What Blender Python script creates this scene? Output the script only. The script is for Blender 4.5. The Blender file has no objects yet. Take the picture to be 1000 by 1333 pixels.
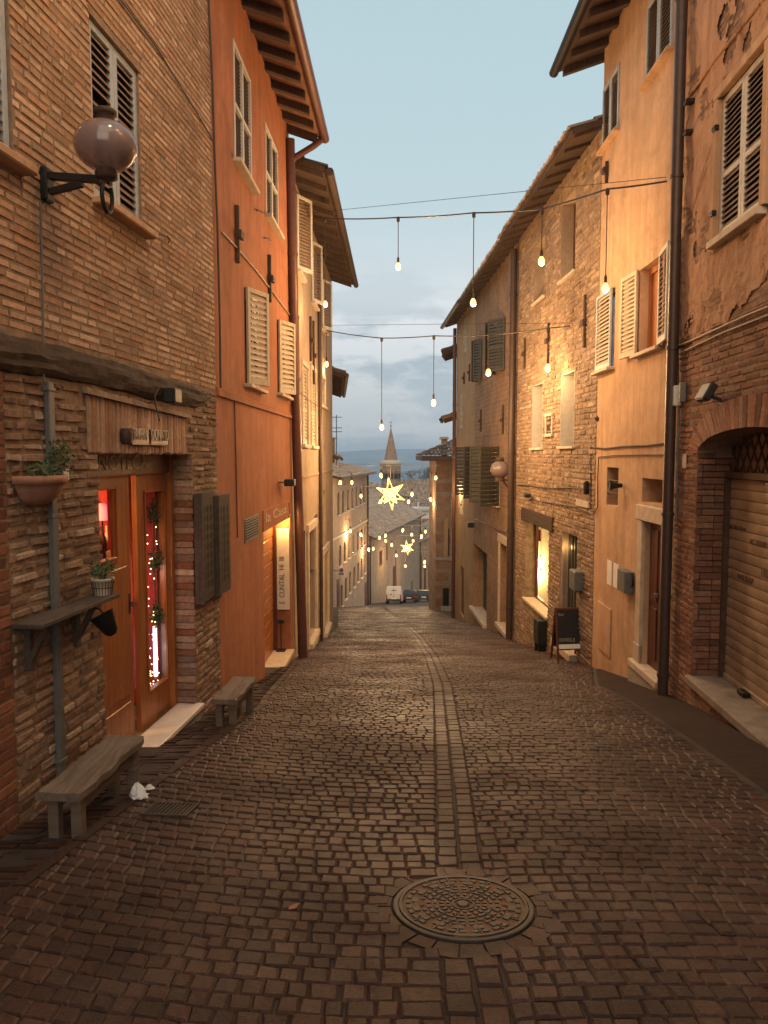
import bpy, bmesh, math, random
from mathutils import Matrix, Vector
import mathutils
nse = lambda x, y, z=0.0: mathutils.noise.fractal(Vector((x, y, z)), 1.0, 2.0, 5)
random.seed(11)
R = random.Random(5)
sc = bpy.context.scene
COL = sc.collection

# ------------------------------------------------------------------ camera
EYE = 1.7
FPX = 1000.0
PITCH = math.atan(76.0 / FPX)
CP, SP = math.cos(PITCH), math.sin(PITCH)
cam_d = bpy.data.cameras.new('camera')
cam = bpy.data.objects.new('camera', cam_d)
COL.objects.link(cam)
cam.location = (0, 0, EYE)
cam.rotation_euler = (math.pi / 2 - PITCH, 0, 0)
cam_d.sensor_fit = 'HORIZONTAL'
cam_d.sensor_width = 36
cam_d.lens = 36 * FPX / 1000
cam_d.clip_start = 0.05
cam_d.clip_end = 9000
sc.camera = cam

def ray(px, py):
    """direction through a point of the photograph (1000 x 1333)"""
    a, b = (px - 500) / FPX, (666.5 - py) / FPX
    return Vector((a, CP + b * SP, -SP + b * CP))

# ------------------------------------------------------------------ ground profile along the street
KN = [(-12, 1.2), (-6, .62), (-3, .31), (0, 0), (4, -.46), (8.2, -1.04), (12.45, -1.8), (16.5, -2.52), (25, -3.92), (30, -4.8),
      (44, -7.3), (66, -11.5), (78, -13.7), (95, -16.7), (120, -21.5), (200, -38), (500, -75), (1200, -90), (4000, -90)]
_sl = []
for i in range(len(KN)):
    if i == 0: s = (KN[1][1] - KN[0][1]) / (KN[1][0] - KN[0][0])
    elif i == len(KN) - 1: s = 0
    else:
        h0, h1 = KN[i][0] - KN[i-1][0], KN[i+1][0] - KN[i][0]
        d0, d1 = (KN[i][1] - KN[i-1][1]) / h0, (KN[i+1][1] - KN[i][1]) / h1
        s = (d0 * h1 + d1 * h0) / (h0 + h1)
    _sl.append(s)
def gz(y):
    if y <= KN[0][0]: return KN[0][1]
    for i in range(len(KN) - 1):
        if y <= KN[i+1][0]:
            h = KN[i+1][0] - KN[i][0]; t = (y - KN[i][0]) / h
            return ((2*t**3 - 3*t*t + 1) * KN[i][1] + (t**3 - 2*t*t + t) * h * _sl[i]
                    + (-2*t**3 + 3*t*t) * KN[i+1][1] + (t**3 - t*t) * h * _sl[i+1])
    return KN[-1][1]
def ground_at(px, py):
    d = ray(px, py); t, dt = .5, .02
    while t < 300:
        if EYE + d.z * t < gz(d.y * t): break
        t += dt * max(1, t * .2)
    return Vector((d.x * t, d.y * t, gz(d.y * t)))
def at_depth(px, py, y):
    d = ray(px, py); t = y / d.y
    return Vector((d.x * t, y, EYE + d.z * t))

# ------------------------------------------------------------------ walls as vertical planes
class Wall:
    def __init__(s, p0, p1):
        s.p0 = Vector((p0[0], p0[1], 0)); v = Vector((p1[0] - p0[0], p1[1] - p0[1], 0))
        s.len = v.length; s.d = v.normalized()
        n = Vector((s.d.y, -s.d.x, 0))
        if n.dot(Vector((0.6, 20, 0)) - s.p0) < 0 and abs(s.d.y) > .5: n = -n
        s.n = n
    def P(s, u, z, o=0):
        return s.p0 + s.d * u + s.n * o + Vector((0, 0, z))
    def pix(s, px, py, o=0):
        r = ray(px, py); q = s.p0 + s.n * o
        t = (q - Vector((0, 0, 0))).dot(s.n) / r.dot(s.n)
        h = r * t
        return (h - s.p0).dot(s.d), EYE + h.z
    def rect(s, xl, xr, yt, yb, o=0):
        """outline on the wall: x of both edges, y of the top and bottom at the left edge"""
        ym = (yt + yb) / 2
        ua, zt = s.pix(xl, yt, o); ub, zb = s.pix(xl, yb, o)
        u0 = (ua + ub) / 2; u1 = s.pix(xr, ym, o)[0]
        return (min(u0, u1), max(u0, u1), zb, zt)
    def M(s, u=0, z=0, o=0, ang=0):
        """local x along the wall (swung out by ang), y outward, z up"""
        x = s.d * math.cos(ang) + s.n * math.sin(ang); y = -s.d * math.sin(ang) + s.n * math.cos(ang)
        p = s.P(u, z, o)
        return Matrix(((x.x, y.x, 0, p.x), (x.y, y.y, 0, p.y), (0, 0, 1, p.z), (0, 0, 0, 1)))
    def gz(s, u): return gz((s.p0 + s.d * u).y)
    def TM(s, u, z, o):
        """frame for lettering on this wall: x reading direction, y up, z outward"""
        up = Vector((0, 0, 1)); x = up.cross(s.n); p = s.P(u, z, o)
        return Matrix(((x.x, up.x, s.n.x, p.x), (x.y, up.y, s.n.y, p.y), (x.z, up.z, s.n.z, p.z), (0, 0, 0, 1)))

# ------------------------------------------------------------------ mesh builder
def wloc(o):
    v = Vector((0, 0, 0))
    while o is not None:
        v += o.location; o = o.parent
    return v
class MB:
    def __init__(s, M=None):
        s.v, s.f, s.c = [], [], []; s.M = M or Matrix(); s.smooth = set(); s.col = (1, 1, 1)
    def add(s, vs, fs, smooth=False, col=None):
        b = len(s.v)
        s.v += [s.M @ Vector(p) for p in vs]
        for f in fs:
            if smooth: s.smooth.add(len(s.f))
            s.f.append([b + i for i in f]); s.c.append(col or s.col)
        return s
    def quad(s, a, b, c, d, col=None): return s.add([a, b, c, d], [(0, 1, 2, 3)], col=col)
    def box(s, x0, x1, y0, y1, z0, z1, col=None, skew=None):
        vs = [(x0,y0,z0),(x1,y0,z0),(x1,y1,z0),(x0,y1,z0),(x0,y0,z1),(x1,y0,z1),(x1,y1,z1),(x0,y1,z1)]
        if skew: vs = [tuple(a + R.uniform(-skew, skew) for a in p) for p in vs]
        return s.add(vs, [(0,3,2,1),(4,5,6,7),(0,1,5,4),(1,2,6,5),(2,3,7,6),(3,0,4,7)], col=col)
    def bbox(s, x0, x1, y0, y1, z0, z1, b=.01, col=None):
        """box with chamfered vertical and top edges"""
        b = min(b, (x1-x0)*.45, (y1-y0)*.45, (z1-z0)*.45)
        def ring(i, z): return [(x0+i,y0+b,z),(x0+b,y0+i,z),(x1-b,y0+i,z),(x1-i,y0+b,z),(x1-i,y1-b,z),(x1-b,y1-i,z),(x0+b,y1-i,z),(x0+i,y1-b,z)]
        rs = [ring(b, z0), ring(0, z0+b), ring(0, z1-b), ring(b, z1)]
        vs = sum(rs, []); fs = [tuple(range(7,-1,-1)), tuple(range(24,32))]
        for k in range(3):
            for i in range(8): j = (i+1) % 8; fs.append((k*8+i, k*8+j, k*8+8+j, k*8+8+i))
        return s.add(vs, fs, col=col)
    def bar(s, a, b, w, h, up=(0,0,1)):
        a, b = Vector(a), Vector(b); d = (b - a).normalized(); up = Vector(up)
        if abs(d.dot(up)) > .95: up = Vector((1, 0, 0))
        x = d.cross(up).normalized(); y = x.cross(d)
        vs = []
        for p in (a, b):
            for sx, sy in ((-1,-1),(1,-1),(1,1),(-1,1)): vs.append(p + x*sx*w/2 + y*sy*h/2)
        return s.add(vs, [(0,1,2,3),(7,6,5,4),(0,4,5,1),(1,5,6,2),(2,6,7,3),(3,7,4,0)])
    def tube(s, pts, r, seg=8, cap=True):
        pts = [Vector(p) for p in pts]; n = len(pts)
        rr = r if isinstance(r, (list, tuple)) else [r] * n
        vs = []; prev = None
        for i, p in enumerate(pts):
            d = (pts[min(i+1, n-1)] - pts[max(i-1, 0)])
            d = d.normalized() if d.length > 1e-9 else Vector((0,0,1))
            if prev is None:
                up = Vector((0,0,1)) if abs(d.z) < .9 else Vector((1,0,0)); x = d.cross(up).normalized()
            else:
                x = prev - d * prev.dot(d)
                x = x.normalized() if x.length > 1e-6 else d.orthogonal().normalized()
            prev = x; y = d.cross(x)
            for k in range(seg):
                a = 2*math.pi*k/seg; vs.append(p + (x*math.cos(a) + y*math.sin(a)) * rr[i])
        fs = []
        for i in range(n-1):
            for k in range(seg):
                j = (k+1) % seg; fs.append((i*seg+k, i*seg+j, i*seg+seg+j, i*seg+seg+k))
        s.add(vs, fs, smooth=True)
        if cap:
            s.add(vs[:seg], [tuple(range(seg-1,-1,-1))]); s.add(vs[-seg:], [tuple(range(seg))])
        return s
    def lathe(s, prof, seg=16, c=(0,0,0), smooth=True):
        vs = []
        for r, z in prof:
            for k in range(seg):
                a = 2*math.pi*k/seg; vs.append((c[0] + r*math.cos(a), c[1] + r*math.sin(a), c[2] + z))
        fs = []
        for i in range(len(prof)-1):
            for k in range(seg):
                j = (k+1) % seg; fs.append((i*seg+k, i*seg+j, i*seg+seg+j, i*seg+seg+k))
        s.add(vs, fs, smooth=smooth)
        if prof[0][0] > 1e-4: s.add(vs[:seg], [tuple(range(seg-1,-1,-1))])
        if prof[-1][0] > 1e-4: s.add(vs[-seg:], [tuple(range(seg))])
        return s
    def prism(s, pts, y0, y1, skew=0):
        """outline in local (x, z) extruded from y0 to y1"""
        n = len(pts)
        vs = [(p[0], y0, p[1]) for p in pts] + [(p[0], y1, p[1]) for p in pts]
        fs = [tuple(range(n)), tuple(range(2*n-1, n-1, -1))] + [(i, (i+1) % n, n+(i+1) % n, n+i) for i in range(n)]
        return s.add(vs, fs)
    def build(s, name, mat, parent=None, loc=None):
        me = bpy.data.meshes.new(name)
        o = bpy.data.objects.new(name, me); COL.objects.link(o)
        if parent is not None: o.parent = parent; off = wloc(parent)
        elif loc is not None: o.location = loc; off = Vector(loc)
        else: off = Vector((0,0,0))
        me.from_pydata([tuple(p - off) for p in s.v], [], s.f)
        uv = me.uv_layers.new(name='UVMap'); cl = me.color_attributes.new('Col', 'FLOAT_COLOR', 'CORNER')
        ud = [0.0] * (2 * len(me.loops)); cd = [1.0] * (4 * len(me.loops))
        for p in me.polygons:
            n = p.normal; i0 = p.loop_start
            if abs(n.z) > .75: ux, vx = Vector((1,0,0)), Vector((0,1,0))
            else:
                ux = Vector((-n.y, n.x, 0)).normalized()
                if abs(ux.y) > abs(ux.x):
                    if ux.y < 0: ux = -ux
                elif ux.x < 0: ux = -ux
                vx = Vector((0,0,1)) if abs(n.z) < .35 else Vector(n).cross(ux)
            c = s.c[p.index]
            for k, vi in enumerate(p.vertices):
                q = s.v[vi]; li = i0 + k
                ud[2*li] = q.dot(ux); ud[2*li+1] = q.dot(vx)
                cd[4*li:4*li+3] = c
            if p.index in s.smooth: p.use_smooth = True
        uv.data.foreach_set('uv', ud); cl.data.foreach_set('color', cd)
        if mat: me.materials.append(mat)
        me.update()
        return o

def empty(name, loc):
    o = bpy.data.objects.new(name, None); COL.objects.link(o); o.location = loc; o.empty_display_size = .2
    return o
def tag(o, label=None, cat=None, group=None, kind=None):
    if label: o['label'] = label
    if cat: o['category'] = cat
    if group: o['group'] = group
    if kind: o['kind'] = kind
    return o

# ------------------------------------------------------------------ materials
class NT:
    def __init__(s, name):
        s.m = bpy.data.materials.new(name); s.m.use_nodes = True
        s.t = s.m.node_tree; s.t.nodes.clear()
        s.out = s.n('ShaderNodeOutputMaterial'); s.b = s.n('ShaderNodeBsdfPrincipled')
        s.l(s.b, 'BSDF', s.out, 'Surface')
    def n(s, typ, **kw):
        nd = s.t.nodes.new(typ)
        for k, v in kw.items(): setattr(nd, k, v)
        return nd
    def l(s, a, ao, b, bi):
        s.t.links.new(a.outputs[ao], b.inputs[bi])
    def noise(s, scale, detail=4, rough=.6, co='Object', dist=0):
        tc = s.n('ShaderNodeTexCoord'); nz = s.n('ShaderNodeTexNoise')
        nz.inputs['Scale'].default_value = scale; nz.inputs['Detail'].default_value = detail
        nz.inputs['Roughness'].default_value = rough; nz.inputs['Distortion'].default_value = dist
        s.l(tc, co, nz, 'Vector'); return nz
    def ramp(s, src, out, stops):
        r = s.n('ShaderNodeValToRGB'); e = r.color_ramp.elements
        while len(e) < len(stops): e.new(.5)
        for i, (p, c) in enumerate(stops):
            e[i].position = p; e[i].color = (c, c, c, 1) if isinstance(c, (int, float)) else (*c, 1)
        s.l(src, out, r, 'Fac'); return r
    def mix(s, a, b, fac, mode='MIX'):
        m = s.n('ShaderNodeMix', data_type='RGBA', blend_type=mode)
        for sock, v in ((m.inputs[6], a), (m.inputs[7], b), (m.inputs[0], fac)):
            if isinstance(v, tuple) and len(v) == 2: s.t.links.new(v[0].outputs[v[1]], sock)
            elif isinstance(v, tuple): sock.default_value = (*v, 1)
            else: sock.default_value = v
        return m
    def bump(s, src, out, strength=.3, dist=.01, prev=None):
        b = s.n('ShaderNodeBump'); b.inputs['Strength'].default_value = strength; b.inputs['Distance'].default_value = dist
        s.l(src, out, b, 'Height')
        if prev: s.l(prev, 'Normal', b, 'Normal')
        return b
def setv(nd, **kw):
    for k, v in kw.items():
        k = k.replace('_', ' ')
        nd.inputs[k].default_value = (*v, 1) if isinstance(v, tuple) and len(v) == 3 and nd.inputs[k].type == 'RGBA' else v

def m_plain(name, col, rough=.7, metal=0, var=.25, scale=12, bump=.15, dist=.004, spec=.4):
    t = NT(name)
    nz = t.noise(scale, 5, .65)
    c0 = tuple(max(0, c * (1 - var)) for c in col); c1 = tuple(min(1, c * (1 + var)) for c in col)
    rp = t.ramp(nz, 'Fac', [(.3, c0), (.7, c1)])
    t.l(rp, 'Color', t.b, 'Base Color')
    setv(t.b, Roughness=rough, Metallic=metal); t.b.inputs['Specular IOR Level'].default_value = spec
    if bump:
        n2 = t.noise(scale * 6, 4, .6); bp = t.bump(n2, 'Fac', bump, dist); t.l(bp, 'Normal', t.b, 'Normal')
    return t.m
def m_attr(name, rough=.9, var=.3, scale=25, bump=.35, dist=.006, big=1.2, spec=.25):
    """colour of each brick or stone from the mesh, broken up by grain and soot"""
    t = NT(name)
    at = t.n('ShaderNodeAttribute', attribute_name='Col')
    nz = t.noise(scale, 6, .7); rp = t.ramp(nz, 'Fac', [(.28, 1 - var), (.72, 1 + var * .6)])
    m1 = t.mix((at, 'Color'), (rp, 'Color'), 1.0, 'MULTIPLY')
    n2 = t.noise(big, 5, .65); r2 = t.ramp(n2, 'Fac', [(.3, (.62, .58, .55)), (.55, (1, 1, 1)), (.8, (1.0, .93, .85))])
    m2 = t.mix((m1, 2), (r2, 'Color'), .85, 'MULTIPLY')
    t.t.links.new(m2.outputs[2], t.b.inputs['Base Color'])
    rr_ = t.ramp(n2, 'Fac', [(.35, rough + .18), (.65, max(.2, rough - .1))]); t.l(rr_, 'Color', t.b, 'Roughness'); t.b.inputs['Specular IOR Level'].default_value = spec
    n3 = t.noise(scale * 2.5, 5, .65); bp = t.bump(n3, 'Fac', bump, dist); t.l(bp, 'Normal', t.b, 'Normal')
    return t.m
def m_plaster(name, col, stain=(.6, .5, .4), patch=None, bump=.3):
    t = NT(name)
    n1 = t.noise(.9, 6, .65, dist=.6); r1 = t.ramp(n1, 'Fac', [(.3, tuple(c*.72 for c in col)), (.5, col), (.72, tuple(min(1, c*1.14) for c in col))])
    n2 = t.noise(5, 8, .75); r2 = t.ramp(n2, 'Fac', [(.3, .78), (.6, 1.05)])
    m = t.mix((r1, 'Color'), (r2, 'Color'), .9, 'MULTIPLY')
    tc = t.n('ShaderNodeTexCoord'); mp = t.n('ShaderNodeMapping'); mp.inputs['Scale'].default_value = (5, 5, .35)
    t.l(tc, 'Object', mp, 'Vector')
    n3 = t.n('ShaderNodeTexNoise'); setv(n3, Scale=1.3, Detail=6.0, Roughness=.7); t.l(mp, 'Vector', n3, 'Vector')
    r3 = t.ramp(n3, 'Fac', [(.44, 0.0), (.68, .6)])
    m2 = t.mix((m, 2), tuple(c*s for c, s in zip(col, stain)), (r3, 'Color'))
    last = m2
    if patch:
        n4 = t.noise(1.7, 7, .7, dist=1.2); r4 = t.ramp(n4, 'Fac', [(.56, 0.0), (.6, .85)])
        last = t.mix((m2, 2), patch, (r4, 'Color'))
    vo = t.n('ShaderNodeTexVoronoi', feature='DISTANCE_TO_EDGE'); vo.inputs['Scale'].default_value = .75; nd = t.noise(3.5, 6, .7); tv = t.n('ShaderNodeTexCoord')
    va = t.n('ShaderNodeVectorMath', operation='MULTIPLY_ADD'); t.l(nd, 'Color', va, 0); va.inputs[1].default_value = (.5, .5, .5); t.l(tv, 'Object', va, 2); t.l(va, 'Vector', vo, 'Vector')
    rv = t.ramp(vo, 'Distance', [(.0, 1.0), (.009, 0.0)]); nm = t.noise(.6, 3, .5); rm = t.ramp(nm, 'Fac', [(.5, 0.0), (.62, .6)])
    cr = t.mix((rv, 'Color'), (rm, 'Color'), 1.0, 'MULTIPLY')
    n7 = t.noise(26, 4, .7); r7 = t.ramp(n7, 'Fac', [(.66, 0.0), (.72, .35)])
    l2 = t.mix((last, 2), tuple(c*.45 for c in col), (cr, 2)); last = t.mix((l2, 2), tuple(c*.6 for c in col), (r7, 'Color'))
    t.t.links.new(last.outputs[2], t.b.inputs['Base Color'])
    setv(t.b, Roughness=.92); t.b.inputs['Specular IOR Level'].default_value = .2
    n5 = t.noise(9, 9, .7); bp = t.bump(n5, 'Fac', bump, .02); n6 = t.noise(70, 3, .6); bp2 = t.bump(n6, 'Fac', .2, .004, bp)
    t.l(bp2, 'Normal', t.b, 'Normal')
    return t.m
def m_bricktex(name, c1, c2, mortar, w=.27, h=.065, bump=.6, ms=.012):
    t = NT(name)
    uv = t.n('ShaderNodeUVMap'); nz = t.noise(6, 3, .5)
    mx = t.n('ShaderNodeVectorMath', operation='MULTIPLY_ADD'); t.l(nz, 'Color', mx, 0); mx.inputs[1].default_value = (.02, .02, 0); t.l(uv, 'UV', mx, 2)
    br = t.n('ShaderNodeTexBrick'); t.l(mx, 'Vector', br, 'Vector')
    setv(br, Scale=1.0, Color1=c1, Color2=c2, Mortar=mortar); br.inputs['Mortar Size'].default_value = ms; br.inputs['Brick Width'].default_value = w
    br.inputs['Row Height'].default_value = h; br.inputs['Mortar Smooth'].default_value = .3
    n2 = t.noise(1.1, 7, .7); r2 = t.ramp(n2, 'Fac', [(.3, .6), (.6, 1.1)])
    m = t.mix((br, 'Color'), (r2, 'Color'), .9, 'MULTIPLY')
    n4 = t.noise(14, 5, .7); r4 = t.ramp(n4, 'Fac', [(.3, .75), (.7, 1.15)])
    m2 = t.mix((m, 2), (r4, 'Color'), .9, 'MULTIPLY')
    t.t.links.new(m2.outputs[2], t.b.inputs['Base Color']); setv(t.b, Roughness=.92)
    t.b.inputs['Specular IOR Level'].default_value = .2
    iv = t.n('ShaderNodeInvert'); t.l(br, 'Fac', iv, 'Color')
    b1 = t.bump(iv, 'Color', bump, .015); b2 = t.bump(n4, 'Fac', .4, .01, b1); t.l(b2, 'Normal', t.b, 'Normal')
    return t.m
def m_wood(name, col, rough=.65, sc_=(18, 18, 1.2), var=.45, spec=.35, bump=.3):
    t = NT(name); tc = t.n('ShaderNodeTexCoord'); mp = t.n('ShaderNodeMapping'); mp.inputs['Scale'].default_value = sc_
    t.l(tc, 'Object', mp, 'Vector'); nz = t.n('ShaderNodeTexNoise'); setv(nz, Scale=1.6, Detail=7.0, Roughness=.65, Distortion=.8); t.l(mp, 'Vector', nz, 'Vector')
    rp = t.ramp(nz, 'Fac', [(.3, tuple(c*(1-var) for c in col)), (.7, tuple(c*(1+var*.6) for c in col))])
    n2 = t.noise(2.2, 5, .6); r2 = t.ramp(n2, 'Fac', [(.3, .72), (.65, 1.08)])
    m = t.mix((rp, 'Color'), (r2, 'Color'), .8, 'MULTIPLY'); t.t.links.new(m.outputs[2], t.b.inputs['Base Color'])
    setv(t.b, Roughness=rough); t.b.inputs['Specular IOR Level'].default_value = spec
    bp = t.bump(nz, 'Fac', bump, .006); t.l(bp, 'Normal', t.b, 'Normal'); return t.m
def m_glow(name, col, strength, base=(.8, .7, .5)):
    t = NT(name); setv(t.b, Base_Color=base, Roughness=.4); t.b.inputs['Emission Color'].default_value = (*col, 1)
    t.b.inputs['Emission Strength'].default_value = strength; return t.m
def m_glass(name, tint=(.9, .9, .9), clear=.85, rough=.05):
    t = NT(name); tr = t.n('ShaderNodeBsdfTransparent'); setv(tr, Color=tint)
    setv(t.b, Base_Color=(.03, .03, .03), Roughness=rough); t.b.inputs['Specular IOR Level'].default_value = .6
    mx = t.n('ShaderNodeMixShader'); mx.inputs[0].default_value = clear
    t.l(t.b, 'BSDF', mx, 1); t.l(tr, 'BSDF', mx, 2); t.l(mx, 'Shader', t.out, 'Surface'); return t.m
def m_tiles(name, col, w=.2):
    """pantile roof: ribs down the slope, courses across it"""
    t = NT(name); at = t.n('ShaderNodeAttribute', attribute_name='Col')
    nz = t.noise(2.2, 6, .7); rp = t.ramp(nz, 'Fac', [(.3, tuple(c*.5 for c in col)), (.5, col), (.72, tuple(min(1, c*1.5) for c in col))])
    n2 = t.noise(14, 4, .7); r2 = t.ramp(n2, 'Fac', [(.3, .6), (.7, 1.2)])
    m = t.mix((rp, 'Color'), (r2, 'Color'), .9, 'MULTIPLY')
    m = t.mix((m, 2), (at, 'Color'), 1.0, 'MULTIPLY')
    t.t.links.new(m.outputs[2], t.b.inputs['Base Color']); setv(t.b, Roughness=.9); t.b.inputs['Specular IOR Level'].default_value = .2
    bp = t.bump(n2, 'Fac', .4, .02); t.l(bp, 'Normal', t.b, 'Normal'); return t.m

MT = dict(
 brick=m_attr('brick_faces'), brickr=m_attr('old_brick_faces', var=.45, bump=.7, dist=.012),
 mortar=m_plain('lime_mortar', (.22, .15, .095), .95, var=.4, scale=9, bump=.6, dist=.01),
 mortard=m_plain('dark_mortar', (.2, .125, .08), .95, var=.45, scale=9, bump=.7, dist=.012),
 orange=m_plaster('orange_plaster', (.35, .138, .067), patch=(.28, .122, .07)),
 peach=m_plaster('peach_plaster', (.5, .32, .195), patch=(.45, .295, .19)),
 ochre=m_plaster('ochre_plaster', (.42, .27, .15), patch=(.36, .25, .16)),
 sand=m_plaster('sand_plaster', (.38, .28, .195), patch=(.3, .22, .155)),
 roughp=m_plaster('patchy_plaster', (.45, .26, .155), patch=(.2, .1, .06), bump=.8),
 stonew=m_bricktex('rubble_wall', (.36, .25, .16), (.27, .17, .11), (.3, .22, .15), .3, .09, .7),
 brickt=m_bricktex('brick_wall', (.34, .2, .12), (.25, .14, .085), (.3, .22, .15)),
 stone=m_plain('pale_stone', (.47, .38, .28), .8, var=.2, scale=7),
 marble=m_plain('polished_marble', (.68, .6, .5), .16, var=.12, scale=5, bump=.03),
 greystone=m_plain('grey_stone', (.3, .26, .21), .85, var=.25, scale=7),
 sillstone=m_plain('worn_sill_stone', (.2, .155, .115), .85, var=.4, scale=4),
 shut_beige=m_plain('beige_paint', (.42, .345, .24), .6, var=.14, scale=10),
 shut_white=m_plain('chalky_white_paint', (.5, .46, .39), .6, var=.12, scale=10),
 shut_grey=m_plain('blue_grey_paint', (.33, .37, .4), .6, var=.15, scale=10),
 shut_dark=m_plain('dark_green_paint', (.06, .055, .04), .55, var=.2, scale=10),
 slat_dark=m_plain('weathered_brown_slats', (.19, .12, .07), .7, var=.25),
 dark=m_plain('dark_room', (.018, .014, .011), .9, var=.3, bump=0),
 wood_old=m_wood('weathered_grey_wood', (.14, .1, .07), .8, (1.6, 1.6, 14)),
 bench=m_wood('worn_bench_wood', (.16, .118, .085), .75, (14, 1.4, 14)),
 wood_beam=m_wood('rotten_beam_wood', (.06, .036, .022), .9, (20, 1.1, 20), bump=1.0),
 wood_door=m_wood('varnished_door_wood', (.36, .125, .035), .35, spec=.5),
 wood_red=m_wood('red_brown_door_wood', (.11, .032, .018), .4, spec=.5),
 wood_roof=m_wood('eave_timber', (.085, .05, .033), .85),
 soffit=m_plain('soffit_tiles', (.25, .125, .07), .9, var=.3, scale=6),
 iron=m_plain('black_iron', (.022, .019, .017), .55, .6, var=.3),
 rust=m_plain('rusty_iron', (.07, .04, .026), .75, .3, var=.35),
 pipe_brown=m_plain('brown_pipe_paint', (.06, .036, .027), .45, .2, var=.2),
 pipe_red=m_plain('red_brown_gutter', (.11, .045, .032), .45, .2, var=.2),
 pipe_grey=m_plain('grey_blue_conduit', (.11, .112, .105), .6, .1, var=.2),
 zinc=m_plain('zinc', (.2, .19, .18), .45, .6, var=.2),
 roller=m_plain('rusty_roller_shutter', (.3, .215, .145), .5, .15, var=.35, scale=3),
 tiles=m_tiles('roof_tiles', (.42, .31, .23)), tiles_d=m_tiles('dark_roof_tiles', (.16, .11, .08)),
 glass=m_glass('window_glass'), glass_dark=m_plain('dark_glass', (.02, .02, .022), .08, var=.1, bump=0, spec=.6),
 terracotta=m_plain('terracotta', (.3, .15, .09), .85, var=.25, scale=18),
 white=m_plain('white_enamel', (.6, .57, .5), .5, var=.08),
 paper=m_plain('white_paper', (.7, .68, .64), .8, var=.06),
 black=m_plain('black_board', (.014, .013, .012), .5, var=.3),
 leaf=m_plain('plant_leaf', (.055, .085, .03), .6, var=.4, scale=30),
 carred=m_plain('dark_red_paint', (.045, .016, .013), .25, .2, var=.1, bump=0),
room=m_plain('shop_wall_paint', (.16, .07, .03), .8, var=.4, scale=5),
 van=m_plain('dusty_van_paint', (.46, .42, .36), .35, .0, var=.1, bump=0),
 shelfwood=m_wood('dark_shelf_wood', (.075, .056, .042), .8, (14, 1.6, 14)),
 curtain=m_plain('red_curtain', (.5, .06, .055), .85, var=.25),
 redcloth=m_plain('red_cloth', (.34, .03, .025), .8, var=.3),
 cobble=m_attr('porphyry_setts', rough=.46, var=.5, scale=50, bump=.8, dist=.006, big=.9, spec=.13),
 joint=m_plain('sandy_joint', (.04, .03, .024), .95, var=.75, scale=1.6, bump=.6, dist=.008),
 pave=m_bricktex('worn_pavement', (.05, .026, .018), (.038, .021, .015), (.024, .014, .01), .22, .065, .5, .006),
 iron_cover=m_plain('cast_iron_cover', (.042, .03, .023), .6, .15, var=.4, scale=14),
 rust_fill=m_plain('rusty_sand_fill', (.13, .07, .038), .85, 0, var=.35, scale=10),
 bulb=m_glow('warm_bulb_glow', (1.0, .5, .13), 3.2), bulbf=m_glow('far_bulb_glow', (1.0, .54, .16), 2.5),
 star=m_glow('star_tube_glow', (1.0, .77, .15), 2.0), fairy=m_glow('fairy_light_glow', (1.0, .72, .35), 8.0),
 led=m_glow('cold_led_glow', (.55, .68, 1.0), 5.0), pink=m_glow('pink_lamp_glow', (1.0, .05, .16), 1.6),
 cord=m_plain('cable_rubber', (.045, .035, .028), .6, var=.1, bump=0),
 cordl=m_plain('pale_cord', (.3, .24, .17), .6, var=.1, bump=0),
)
# mauve unlit glass of the wall lamp
def _mauve():
    t = NT('mauve_lamp_glass'); nz = t.noise(3, 4, .6); rp = t.ramp(nz, 'Fac', [(.3, (.22, .165, .16)), (.7, (.29, .215, .2))]); t.l(rp, 'Color', t.b, 'Base Color')
    setv(t.b, Roughness=.12); t.b.inputs['Specular IOR Level'].default_value = .7; t.b.inputs['Coat Weight'].default_value = .6; t.b.inputs['Coat Roughness'].default_value = .03
    tr = t.n('ShaderNodeBsdfTransparent'); setv(tr, Color=(.75, .6, .58)); mx = t.n('ShaderNodeMixShader'); mx.inputs[0].default_value = .32
    t.l(t.b, 'BSDF', mx, 1); t.l(tr, 'BSDF', mx, 2); t.l(mx, 'Shader', t.out, 'Surface'); return t.m
MT['mauve'] = _mauve()

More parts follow.
